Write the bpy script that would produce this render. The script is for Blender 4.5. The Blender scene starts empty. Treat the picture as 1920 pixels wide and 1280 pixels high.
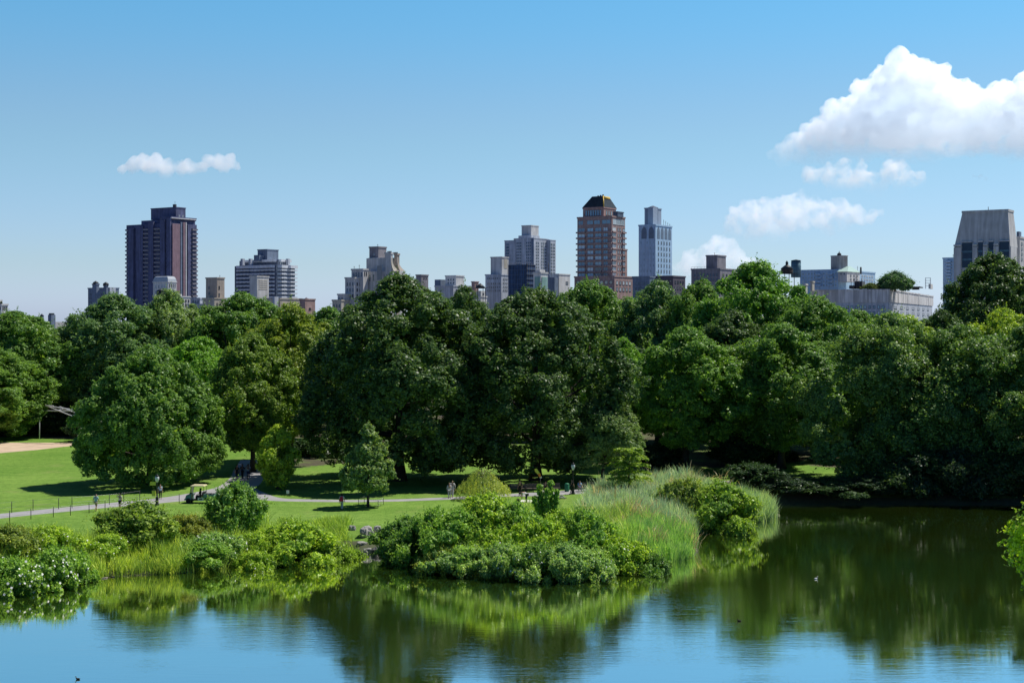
import bpy, bmesh, math, random
import numpy as np
from mathutils import Vector, Matrix, Quaternion, noise as mnoise

R = math.radians
F = 1920 * 50 / 36.0          # focal length in photo pixels
CX, HY = 960.0, 600.0         # principal column, horizon row
CAMZ = 21.0
SUN_EL, SUN_AZ = R(57), R(64)  # azimuth measured from +Y (view axis) towards +X

scene = bpy.context.scene
C = bpy.data.collections.new('park')
scene.collection.children.link(C)

# ------------------------------------------------------------------ helpers
def at(px, py, D):
    """world point seen at photo pixel (px, py) at depth D"""
    return Vector(((px - CX) / F * D, D, CAMZ - (py - HY) / F * D))

def on_ground(px, py, z=1.4):
    D = (CAMZ - z) * F / (py - HY)
    return Vector(((px - CX) / F * D, D, z))

def tag(o, label=None, cat=None, group=None, kind=None):
    if label: o['label'] = label
    if cat: o['category'] = cat
    if group: o['group'] = group
    if kind: o['kind'] = kind
    return o

def thing(name, label, cat, loc=(0, 0, 0), rz=0.0, group=None):
    o = bpy.data.objects.new(name, None)
    o.empty_display_size = 0.5
    C.objects.link(o)
    o.location = loc
    o.rotation_euler = (0, 0, rz)
    return tag(o, label, cat, group)

def link_mesh(name, me, mat=None, parent=None):
    o = bpy.data.objects.new(name, me)
    if mat is not None and len(me.materials) == 0:
        me.materials.append(mat)
    C.objects.link(o)
    if parent is not None:
        o.parent = parent
    return o

class MB:
    """collects simple shapes, then links them as one mesh object"""
    def __init__(self):
        self.v = []; self.f = []; self.m = []; self.sm = []
    def add(self, vs, fs, mi=0, smooth=False):
        b = len(self.v)
        self.v += [tuple(p) for p in vs]
        self.f += [tuple(i + b for i in f) for f in fs]
        self.m += [mi] * len(fs); self.sm += [smooth] * len(fs)
        return self
    def box(self, x0, x1, y0, y1, z0, z1, mi=0):
        vs = [(x0,y0,z0),(x1,y0,z0),(x1,y1,z0),(x0,y1,z0),(x0,y0,z1),(x1,y0,z1),(x1,y1,z1),(x0,y1,z1)]
        return self.add(vs, [(0,3,2,1),(4,5,6,7),(0,1,5,4),(1,2,6,5),(2,3,7,6),(3,0,4,7)], mi)
    def frustum(self, b, t, mi=0):
        """b, t: (x0,x1,y0,y1,z)"""
        x0,x1,y0,y1,z = b; X0,X1,Y0,Y1,Z = t
        vs = [(x0,y0,z),(x1,y0,z),(x1,y1,z),(x0,y1,z),(X0,Y0,Z),(X1,Y0,Z),(X1,Y1,Z),(X0,Y1,Z)]
        return self.add(vs, [(0,3,2,1),(4,5,6,7),(0,1,5,4),(1,2,6,5),(2,3,7,6),(3,0,4,7)], mi)
    def prism(self, pts, z0, z1, mi=0):
        n = len(pts)
        vs = [(x,y,z0) for x,y in pts] + [(x,y,z1) for x,y in pts]
        fs = [tuple(range(n-1,-1,-1)), tuple(range(n,2*n))] + [(i,(i+1)%n,n+(i+1)%n,n+i) for i in range(n)]
        return self.add(vs, fs, mi)
    def tube(self, pts, rad, n=8, mi=0, smooth=True, cap=True):
        pts = [Vector(p) for p in pts]
        rs = rad if isinstance(rad, (list, tuple)) else [rad]*len(pts)
        vs = []; fs = []
        up = Vector((0,0,1))
        for i, p in enumerate(pts):
            d = (pts[min(i+1,len(pts)-1)] - pts[max(i-1,0)])
            d = d.normalized() if d.length > 1e-9 else up
            a = d.cross(Vector((1,0,0)) if abs(d.x) < 0.8 else Vector((0,1,0))).normalized()
            b = d.cross(a)
            for k in range(n):
                t = 2*math.pi*k/n
                vs.append(p + (a*math.cos(t) + b*math.sin(t))*rs[i])
        for i in range(len(pts)-1):
            for k in range(n):
                fs.append((i*n+k, i*n+(k+1)%n, (i+1)*n+(k+1)%n, (i+1)*n+k))
        if cap:
            fs.append(tuple(range(n-1,-1,-1))); e=(len(pts)-1)*n; fs.append(tuple(range(e,e+n)))
        return self.add(vs, fs, mi, smooth)
    def lathe(self, prof, n=16, c=(0,0), mi=0, smooth=True):
        vs = []; fs = []
        for r, z in prof:
            for k in range(n):
                t = 2*math.pi*k/n
                vs.append((c[0]+r*math.cos(t), c[1]+r*math.sin(t), z))
        for i in range(len(prof)-1):
            for k in range(n):
                fs.append((i*n+k, i*n+(k+1)%n, (i+1)*n+(k+1)%n, (i+1)*n+k))
        fs.append(tuple(range(n-1,-1,-1))); e=(len(prof)-1)*n; fs.append(tuple(range(e,e+n)))
        return self.add(vs, fs, mi, smooth)
    def mesh(self, name, mats):
        me = bpy.data.meshes.new(name)
        me.from_pydata(self.v, [], self.f)
        for m in (mats if isinstance(mats, (list, tuple)) else [mats]): me.materials.append(m)
        me.polygons.foreach_set('material_index', self.m)
        me.polygons.foreach_set('use_smooth', self.sm)
        me.update()
        return me
    def build(self, name, mats, parent=None):
        return link_mesh(name, self.mesh(name, mats), None, parent)

def np_mesh(name, verts, faces, mat):
    """verts (N,3), faces (M,k) arrays"""
    me = bpy.data.meshes.new(name)
    n, (m, k) = len(verts), faces.shape
    me.vertices.add(n); me.vertices.foreach_set('co', np.ascontiguousarray(verts, dtype=np.float32).ravel())
    me.loops.add(m*k); me.loops.foreach_set('vertex_index', np.ascontiguousarray(faces, dtype=np.int32).ravel())
    me.polygons.add(m)
    me.polygons.foreach_set('loop_start', np.arange(0, m*k, k, dtype=np.int32))
    me.update(calc_edges=True)
    if mat: me.materials.append(mat)
    return me

# ------------------------------------------------------------------ materials
MATS = {}
def new_mat(name):
    m = bpy.data.materials.new(name); m.use_nodes = True
    nt = m.node_tree
    for n in list(nt.nodes): nt.nodes.remove(n)
    out = nt.nodes.new('ShaderNodeOutputMaterial')
    MATS[name] = m
    return m, nt, out

def nd(nt, typ, **kw):
    n = nt.nodes.new(typ)
    for k, v in kw.items():
        if k.startswith('i_'):
            key = k[2:].replace('_', ' ')
            n.inputs[key].default_value = v
        else: setattr(n, k, v)
    return n

def rgb(c, a=1.0): return (c[0], c[1], c[2], a)

def ramp(nt, fac, stops):
    r = nt.nodes.new('ShaderNodeValToRGB')
    els = r.color_ramp.elements
    while len(els) < len(stops): els.new(0.5)
    for e, (p, c) in zip(els, stops): e.position = p; e.color = rgb(c)
    nt.links.new(fac, r.inputs[0])
    return r.outputs[0]

def mixc(nt, fac, a, b, blend='MIX'):
    n = nt.nodes.new('ShaderNodeMix'); n.data_type = 'RGBA'; n.blend_type = blend
    for sock, v in ((n.inputs[0], fac), (n.inputs[6], a), (n.inputs[7], b)):
        if isinstance(v, (int, float)): sock.default_value = v
        elif isinstance(v, (tuple, list)): sock.default_value = rgb(v)
        else: nt.links.new(v, sock)
    return n.outputs[2]

def math_n(nt, op, a, b=None, clamp=False):
    n = nt.nodes.new('ShaderNodeMath'); n.operation = op; n.use_clamp = clamp
    for i, v in enumerate((a, b)):
        if v is None: continue
        if isinstance(v, (int, float)): n.inputs[i].default_value = v
        else: nt.links.new(v, n.inputs[i])
    return n.outputs[0]

def surf(name, col, rough=0.7, var=0.15, scale=2.0, metal=0.0, streak=0.0, bump=0.0, spec=0.3):
    """weathered plain surface: base colour varied by two octaves of noise, optional vertical streaks"""
    if name in MATS: return MATS[name]
    m, nt, out = new_mat(name)
    tc = nd(nt, 'ShaderNodeTexCoord')
    n1 = nd(nt, 'ShaderNodeTexNoise'); n1.inputs['Scale'].default_value = scale; n1.inputs['Detail'].default_value = 6
    nt.links.new(tc.outputs['Object'], n1.inputs['Vector'])
    lo = tuple(c*(1-var) for c in col); hi = tuple(min(1, c*(1+var)) for c in col)
    c = ramp(nt, n1.outputs['Fac'], [(0.3, lo), (0.7, hi)])
    if streak:
        mp = nd(nt, 'ShaderNodeMapping'); mp.inputs['Scale'].default_value = (0.9, 0.9, 0.06)
        nt.links.new(tc.outputs['Object'], mp.inputs['Vector'])
        n2 = nd(nt, 'ShaderNodeTexNoise'); n2.inputs['Scale'].default_value = 1.0; n2.inputs['Detail'].default_value = 5
        nt.links.new(mp.outputs[0], n2.inputs['Vector'])
        s = ramp(nt, n2.outputs['Fac'], [(0.42, (1-streak,)*3), (0.6, (1, 1, 1))])
        c = mixc(nt, 1.0, c, s, 'MULTIPLY')
    b = nd(nt, 'ShaderNodeBsdfPrincipled', i_Roughness=rough, i_Metallic=metal)
    b.inputs['Specular IOR Level'].default_value = spec
    nt.links.new(c, b.inputs['Base Color'])
    if bump:
        bp = nd(nt, 'ShaderNodeBump', i_Strength=0.6, i_Distance=bump)
        nt.links.new(n1.outputs['Fac'], bp.inputs['Height']); nt.links.new(bp.outputs[0], b.inputs['Normal'])
    nt.links.new(b.outputs[0], out.inputs['Surface'])
    return m
# ------------------------------------------------------------------ camera, sun, sky
cam_d = bpy.data.cameras.new('camera'); cam = bpy.data.objects.new('camera', cam_d); C.objects.link(cam)
cam_d.sensor_width = 36; cam_d.lens = 50; cam_d.clip_start = 0.5; cam_d.clip_end = 60000
cam.location = (0, 0, CAMZ); cam.rotation_euler = (R(90), 0, 0)
cam_d.shift_y = -(640 - HY) / 1920
scene.camera = cam

sun_dir = Vector((math.sin(SUN_AZ)*math.cos(SUN_EL), math.cos(SUN_AZ)*math.cos(SUN_EL), math.sin(SUN_EL)))
sl = bpy.data.lights.new('sun', 'SUN'); sl.energy = 5.0; sl.angle = R(0.53); sl.color = (1.0, 0.95, 0.87)
so = bpy.data.objects.new('sun', sl); C.objects.link(so)
so.location = sun_dir * 300; so.rotation_euler = sun_dir.to_track_quat('Z', 'Y').to_euler()

w = bpy.data.worlds.new('World'); scene.world = w; w.use_nodes = True
nt = w.node_tree
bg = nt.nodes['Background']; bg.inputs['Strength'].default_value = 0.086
sky = nt.nodes.new('ShaderNodeTexSky'); sky.sky_type = 'NISHITA'; sky.sun_disc = False
sky.sun_elevation = SUN_EL; sky.sun_rotation = SUN_AZ; sky.air_density = 1.0; sky.dust_density = 0.4; sky.ozone_density = 2.2
# clear-day tint by elevation: dimmed overhead to lower the fill light, pale blue instead of yellow at the horizon
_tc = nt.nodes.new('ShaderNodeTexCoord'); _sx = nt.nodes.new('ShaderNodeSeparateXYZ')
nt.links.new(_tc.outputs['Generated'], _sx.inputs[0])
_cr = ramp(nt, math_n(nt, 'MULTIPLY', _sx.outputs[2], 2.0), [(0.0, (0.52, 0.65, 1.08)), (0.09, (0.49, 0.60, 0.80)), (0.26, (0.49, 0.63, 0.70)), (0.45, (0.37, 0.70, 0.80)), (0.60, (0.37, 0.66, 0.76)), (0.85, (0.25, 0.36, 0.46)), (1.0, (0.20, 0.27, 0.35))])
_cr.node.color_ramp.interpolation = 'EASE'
# sky behind the camera dimmed and blued to cut fill on facing surfaces
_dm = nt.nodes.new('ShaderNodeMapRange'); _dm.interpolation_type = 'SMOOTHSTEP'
_front = math_n(nt, 'ADD', math_n(nt, 'MULTIPLY', _sx.outputs[0], 0.25), _sx.outputs[1])
nt.links.new(_front, _dm.inputs[0]); _dm.inputs[1].default_value = -0.45; _dm.inputs[2].default_value = 0.55; _dm.inputs[3].default_value = 0.0; _dm.inputs[4].default_value = 1.0
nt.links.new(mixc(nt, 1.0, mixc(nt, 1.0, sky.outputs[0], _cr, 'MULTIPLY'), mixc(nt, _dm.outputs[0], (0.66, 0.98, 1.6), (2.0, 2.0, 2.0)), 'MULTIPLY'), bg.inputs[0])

scene.view_settings.view_transform = 'Standard'; scene.view_settings.look = 'None'
scene.view_settings.exposure = 0; scene.view_settings.gamma = 1
scene.render.engine = 'CYCLES'
cy = scene.cycles
cy.max_bounces = 8; cy.diffuse_bounces = 3; cy.glossy_bounces = 3; cy.transmission_bounces = 4; cy.transparent_max_bounces = 8; cy.volume_bounces = 6
cy.use_denoising = True; cy.caustics_reflective = False; cy.caustics_refractive = False
# ------------------------------------------------------------------ terrain, pond, path
def wpt(px, py):                       # shoreline pixel -> world xy on the water plane
    D = CAMZ * F / (py - HY); return ((px - CX) / F * D, D)

SHORE = [(-75, 106), (-55, 108.5)] + [wpt(*p) for p in [
    (0,1103),(70,1096),(150,1082),(240,1078),(330,1074),(400,1066),(450,1056),(512,1046),(524,1034),(560,1031),(610,1031),(655,1029),
    (680,1036),(712,1031),(760,1036),(812,1046),(822,1062),(862,1074),(930,1081),(1000,1084),(1060,1083),(1110,1074),(1170,1064),(1240,1055),
    (1290,1046),(1302,1034),(1296,1014),(1300,1000),(1322,989),(1360,984),(1400,980),(1440,974),(1458,966),(1448,957),(1424,949),(1440,945),
    (1500,946),(1580,945),(1660,945),(1740,944),(1820,945),(1900,944),(1990,943)]] + [
    (88, 155), (97, 140), (92, 118), (84, 96), (70, 74), (45, 62), (10, 60), (-30, 64), (-62, 78), (-84, 96)]
_SH = np.array(SHORE)

def shore_dist(x, y):
    """signed distance to the pond edge: positive on land"""
    x = np.asarray(x, float); y = np.asarray(y, float)
    a = _SH; b = np.roll(_SH, -1, axis=0)
    best = np.full(x.shape, 1e9); inside = np.zeros(x.shape, bool)
    for (ax, ay), (bx, by) in zip(a, b):
        dx, dy = bx-ax, by-ay
        t = np.clip(((x-ax)*dx + (y-ay)*dy) / (dx*dx+dy*dy), 0, 1)
        best = np.minimum(best, np.hypot(x-ax-t*dx, y-ay-t*dy))
        cond = ((ay > y) != (by > y))
        xi = ax + (y-ay) / (dy if dy else 1e-9) * dx
        inside ^= cond & (x < xi)
    return np.where(inside, -best, best)

def gz(x, y):
    d = shore_dist(x, y); y = np.asarray(y, float); x = np.asarray(x, float)
    land = np.minimum(1.4, 0.12 + d*0.26)
    land = land + 2.2*np.clip((y-260)/250, 0, 1)
    rock = 10*np.clip((56-y)/40, 0, 1)
    return np.where(d < 0, np.maximum(-1.6, 0.12 + d*0.35), land + rock*(d > 0))

def gz1(x, y): return float(gz(np.array([x]), np.array([y]))[0])

def axis(fine0, fine1, step, far0, far1):
    a = list(np.arange(fine0, fine1+step/2, step))
    s = step; p = a[-1]
    while p < far1: s *= 1.25; p += s; a.append(min(p, far1))
    s = step; p = a[0]; lo = []
    while p > far0: s *= 1.25; p -= s; lo.append(max(p, far0))
    return np.array(lo[::-1] + a)
_xs = axis(-95, 105, 0.8, -9000, 9000); _ys = axis(52, 235, 0.8, -400, 14000)
_gx, _gy = np.meshgrid(_xs, _ys)
_gzv = gz(_gx, _gy)
_V = np.stack([_gx.ravel(), _gy.ravel(), _gzv.ravel()], 1)
_nx, _ny = len(_xs), len(_ys)
_i = np.arange(_nx*_ny).reshape(_ny, _nx)
_Fq = np.stack([_i[:-1,:-1].ravel(), _i[:-1,1:].ravel(), _i[1:,1:].ravel(), _i[1:,:-1].ravel()], 1)

m, nt, out = new_mat('grass_lawn')
tc = nd(nt, 'ShaderNodeTexCoord')
def _noise(nt, vec, scale, detail=5, rough=0.55, stretch=None):
    if stretch:
        mp = nd(nt, 'ShaderNodeMapping'); mp.inputs['Scale'].default_value = stretch
        nt.links.new(vec, mp.inputs['Vector']); vec = mp.outputs[0]
    n = nd(nt, 'ShaderNodeTexNoise'); n.inputs['Scale'].default_value = scale; n.inputs['Detail'].default_value = detail; n.inputs['Roughness'].default_value = rough
    nt.links.new(vec, n.inputs['Vector']); return n.outputs['Fac']
g = tc.outputs['Object']
c1 = ramp(nt, _noise(nt, g, 0.07, 6), [(0.3, (0.150, 0.285, 0.050)), (0.7, (0.215, 0.355, 0.074))])
c2 = ramp(nt, _noise(nt, g, 1.3, 8, 0.7), [(0.25, (0.55, 0.62, 0.5)), (0.5, (0.95, 0.97, 0.9)), (0.75, (1.35, 1.2, 1.2))])
c = mixc(nt, 1.0, c1, c2, 'MULTIPLY')
mow = ramp(nt, _noise(nt, g, 0.5, 4, 0.6, (0.12, 1.1, 1)), [(0.3, (0.78, 0.82, 0.75)), (0.7, (1.14, 1.1, 1.1))])
c = mixc(nt, 0.8, c, mow, 'MULTIPLY')
c3 = ramp(nt, _noise(nt, g, 9.0, 3, 0.8), [(0.3, (0.55, 0.6, 0.5)), (0.7, (1.3, 1.25, 1.2))])
c = mixc(nt, 0.7, c, c3, 'MULTIPLY')
dry = ramp(nt, _noise(nt, g, 0.22, 5, 0.65, (1, 0.55, 1)), [(0.56, (0, 0, 0)), (0.74, (1, 1, 1))])
c = mixc(nt, math_n(nt, 'MULTIPLY', dry, 0.6), c, (0.27, 0.31, 0.10))
b = nd(nt, 'ShaderNodeBsdfPrincipled', i_Roughness=0.9); b.inputs['Specular IOR Level'].default_value = 0.1
nt.links.new(c, b.inputs['Base Color'])
bp = nd(nt, 'ShaderNodeBump', i_Strength=0.7, i_Distance=0.12)
nt.links.new(_noise(nt, g, 6.0, 6, 0.75), bp.inputs['Height']); nt.links.new(bp.outputs[0], b.inputs['Normal'])
nt.links.new(b.outputs[0], out.inputs['Surface'])

m2, nt, out = new_mat('muddy_bank')
tc = nd(nt, 'ShaderNodeTexCoord')
c = ramp(nt, _noise(nt, tc.outputs['Object'], 1.7, 7, 0.7), [(0.3, (0.03, 0.035, 0.015)), (0.55, (0.07, 0.085, 0.03)), (0.75, (0.12, 0.105, 0.07))])
b = nd(nt, 'ShaderNodeBsdfPrincipled', i_Roughness=0.85); nt.links.new(c, b.inputs['Base Color']); nt.links.new(b.outputs[0], out.inputs['Surface'])

m3, nt, out = new_mat('woods_floor')
tc = nd(nt, 'ShaderNodeTexCoord')
c = ramp(nt, _noise(nt, tc.outputs['Object'], 0.16, 7, 0.6), [(0.38, (0.075, 0.058, 0.038)), (0.5, (0.085, 0.085, 0.035)), (0.62, (0.12, 0.20, 0.035)), (0.75, (0.17, 0.29, 0.05))])
c = mixc(nt, 0.7, c, ramp(nt, _noise(nt, tc.outputs['Object'], 2.2, 6, 0.7), [(0.3, (.5, .5, .5)), (0.7, (1.3, 1.3, 1.25))]), 'MULTIPLY')
b = nd(nt, 'ShaderNodeBsdfPrincipled', i_Roughness=0.95); nt.links.new(c, b.inputs['Base Color']); nt.links.new(b.outputs[0], out.inputs['Surface'])
m4 = surf('city_ground', (0.20, 0.20, 0.205), 0.9, 0.2, 0.02)
me = np_mesh('ground', _V, _Fq, MATS['grass_lawn']); me.materials.append(m2); me.materials.append(m3); me.materials.append(m4)
_ctr = _V[_Fq].mean(1)
_dd = shore_dist(_ctr[:,0], _ctr[:,1])
_mi = (_dd < 1.3).astype(np.int32)
_wob = 3*np.sin(_ctr[:,0]*.21) + 2*np.sin(_ctr[:,0]*.53+1)
_mi[(_ctr[:,1] > 190 + _wob) & (_ctr[:,0] > -34 + _wob)] = 2
_mi[(_ctr[:,1] > 180) & (_ctr[:,1] < 222 + _wob) & (_ctr[:,0] > -17 + _wob) & (_ctr[:,0] < 3 + _wob)] = 0
_mi[(_ctr[:,1] > 236 + _wob) & (_ctr[:,0] <= -34 + _wob)] = 2
_mi[(_ctr[:,0] > 26) & (_ctr[:,1] > 158) & (_ctr[:,1] < 172) & (_mi == 0)] = 2
_mi[_ctr[:,1] > 430] = 3
me.polygons.foreach_set('material_index', _mi)
me.polygons.foreach_set('use_smooth', np.ones(len(_Fq), bool)); me.update()
ground = link_mesh('ground', me); tag(ground, 'green lawn and wooded park ground around the pond', None, None, 'structure')

# water
m, nt, out = new_mat('pond_water')
tc = nd(nt, 'ShaderNodeTexCoord'); g = tc.outputs['Object']
rip = _noise(nt, g, 1.4, 4, 0.6, (0.35, 2.2, 1))
rip2 = _noise(nt, g, 6.0, 3, 0.6, (0.4, 1.8, 1))
msk = ramp(nt, _noise(nt, g, 0.045, 4, 0.6, (0.7, 1.6, 1)), [(0.44, (0.22,)*3), (0.60, (1.0,)*3)])
h = math_n(nt, 'MULTIPLY', math_n(nt, 'ADD', rip, math_n(nt, 'MULTIPLY', rip2, 0.22)), msk)
bp = nd(nt, 'ShaderNodeBump', i_Strength=1.0, i_Distance=0.0068); nt.links.new(h, bp.inputs['Height'])
gl = nd(nt, 'ShaderNodeBsdfGlossy', i_Roughness=0.02); gl.inputs['Color'].default_value = (1.0, 0.98, 0.92, 1)
nt.links.new(bp.outputs[0], gl.inputs['Normal'])
df = nd(nt, 'ShaderNodeBsdfDiffuse'); 
body = ramp(nt, _noise(nt, g, 0.05, 5, 0.6), [(0.3, (0.08, 0.20, 0.03)), (0.7, (0.16, 0.25, 0.03))])
nt.links.new(body, df.inputs['Color'])
fr = nd(nt, 'ShaderNodeFresnel', i_IOR=1.33); nt.links.new(bp.outputs[0], fr.inputs['Normal'])
mx = nd(nt, 'ShaderNodeMixShader')
nt.links.new(math_n(nt, 'ADD', math_n(nt, 'MULTIPLY', fr.outputs[0], 0.15), 0.90, True), mx.inputs[0])
nt.links.new(df.outputs[0], mx.inputs[1]); nt.links.new(gl.outputs[0], mx.inputs[2]); nt.links.new(mx.outputs[0], out.inputs['Surface'])
wm = MB(); wm.add([(-110, 50, 0), (110, 50, 0), (110, 175, 0), (-110, 175, 0)], [(0, 1, 2, 3)])
water = wm.build('pond_water', MATS['pond_water']); tag(water, 'still dark green pond reflecting trees and sky', None, None, 'structure')

# path ribbons
def ribbon(name, pts, widths, mat, z=1.404, label=None):
    P = [Vector((p[0], p[1], z)) for p in pts]
    # Catmull-Rom resample
    Q = []; W = []
    for i in range(len(P)-1):
        p0, p1, p2, p3 = P[max(i-1,0)], P[i], P[i+1], P[min(i+2, len(P)-1)]
        for k in range(10):
            t = k/10
            Q.append(0.5*((2*p1) + (p2-p0)*t + (2*p0-5*p1+4*p2-p3)*t*t + (3*p1-p0-3*p2+p3)*t**3))
            W.append(widths[i]*(1-t)+widths[i+1]*t)
    Q.append(P[-1]); W.append(widths[-1])
    vs = []; fs = []
    for i, q in enumerate(Q):
        d = (Q[min(i+1,len(Q)-1)]-Q[max(i-1,0)]).normalized(); n = Vector((-d.y, d.x, 0))
        vs += [q+n*W[i]/2, q-n*W[i]/2]
    for i in range(len(Q)-1): fs.append((2*i, 2*i+1, 2*i+3, 2*i+2))
    mb = MB(); mb.add(vs, fs); o = mb.build(name, mat)
    return tag(o, label, None, None, 'structure')
asphalt = surf('path_asphalt', (0.34, 0.335, 0.34), 0.9, 0.12, 0.8)
def gp(px, py): v = on_ground(px, py); return (v.x, v.y)
ribbon('path', [gp(-260,995), gp(-120,982), gp(0,967), gp(180,949), gp(300,938), gp(380,928), gp(440,914), gp(462,897), gp(468,880), gp(478,862)],
       [3.2,3.2,3.2,3.4,4.0,5.0,4.6,4.2,4,4], asphalt, 1.404, 'grey asphalt path curving across the lawn towards the trees')
ribbon('path', [gp(452,915), gp(500,933), gp(560,937.5), gp(700,938.5), gp(840,934), gp(930,929), gp(1010,926), gp(1090,921), gp(1200,912), gp(1330,905), gp(1500,900), gp(1800,897)],
       [3,2.4,2.0,1.8,2.0,2.2,3.2,3.6,3,3,3,3], asphalt, 1.408, 'narrow grey footpath along the back of the lawn below the big oaks')
ribbon('path', [gp(-300,815.5), gp(-100,815), gp(40,815), gp(160,814)], [2.6]*4, asphalt, 1.404, 'pale path running behind the ball field')
clay = surf('infield_clay', (0.56, 0.43, 0.31), 0.95, 0.15, 0.5)
mb = MB(); pts = [gp(-330,900), gp(-160,862), gp(0,849), gp(70,843), gp(120,837), gp(158,833), gp(150,829.5), gp(60,829.5), gp(0,829), gp(-330,829)]
mb.add([(p[0], p[1], 1.403) for p in pts], [tuple(range(len(pts)))])
tag(mb.build('infield', clay), 'bare tan clay ball field infield at the edge of the lawn', None, None, 'structure')
# ------------------------------------------------------------------ foliage
def leaf_mat(name, trans=0.3, gloss=0.35, yellow=(1.08, 1.12, 0.5)):
    m, nt, out = new_mat(name)
    oi = nd(nt, 'ShaderNodeObjectInfo'); ge = nd(nt, 'ShaderNodeNewGeometry'); tc = nd(nt, 'ShaderNodeTexCoord')
    n = nd(nt, 'ShaderNodeTexNoise'); n.inputs['Scale'].default_value = 0.45; n.inputs['Detail'].default_value = 3
    nt.links.new(tc.outputs['Object'], n.inputs['Vector'])
    v = ramp(nt, ge.outputs['Random Per Island'], [(0.0, (0.5, 0.56, 0.55)), (0.6, (1, 1, 1)), (1.0, (1.7, 1.45, 1.0))])
    c = mixc(nt, 1.0, oi.outputs['Color'], v, 'MULTIPLY')
    v2 = ramp(nt, n.outputs['Fac'], [(0.3, (0.7, 0.78, 0.85)), (0.7, (1.25, 1.15, 0.9))])
    c = mixc(nt, 0.8, c, v2, 'MULTIPLY')
    b = nd(nt, 'ShaderNodeBsdfPrincipled', i_Roughness=0.42); b.inputs['Specular IOR Level'].default_value = gloss
    nt.links.new(c, b.inputs['Base Color'])
    t = nd(nt, 'ShaderNodeBsdfTranslucent'); nt.links.new(mixc(nt, 1.0, c, yellow, 'MULTIPLY'), t.inputs['Color'])
    mx = nd(nt, 'ShaderNodeMixShader', ); mx.inputs[0].default_value = trans
    nt.links.new(b.outputs[0], mx.inputs[1]); nt.links.new(t.outputs[0], mx.inputs[2]); nt.links.new(mx.outputs[0], out.inputs['Surface'])
    return m
LEAF = leaf_mat('leaf', 0.42, 0.3)
BLADE = leaf_mat('blade', 0.35, 0.25, (1.0, 1.02, 0.85))
BARK = surf('bark', (0.055, 0.045, 0.036), 0.9, 0.3, 3.0, bump=0.05)
m, nt, out = new_mat('petal'); b = nd(nt, 'ShaderNodeBsdfPrincipled', i_Roughness=0.6); b.inputs['Base Color'].default_value = (0.75, 0.76, 0.70, 1); nt.links.new(b.outputs[0], out.inputs['Surface'])
PETAL = m

def unit(a): return a / np.maximum(1e-9, np.linalg.norm(a, axis=1, keepdims=True))

def quads(cen, nor, size, rng, aspect=0.7):
    """diamond leaves at cen, facing nor"""
    n = len(cen)
    t = unit(np.cross(nor, rng.normal(size=(n, 3)))); u = np.cross(nor, t)
    a = (np.asarray(size)*rng.uniform(.7, 1.3, n))[:, None]; b = a*aspect
    v = np.stack([cen + t*a, cen + u*b, cen - t*a*0.9, cen - u*b], 1)
    v[:, 0] -= nor*a*0.25          # a drooping tip, so a leaf is not flat
    return v.reshape(-1, 3), np.arange(4*n).reshape(n, 4)

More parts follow.
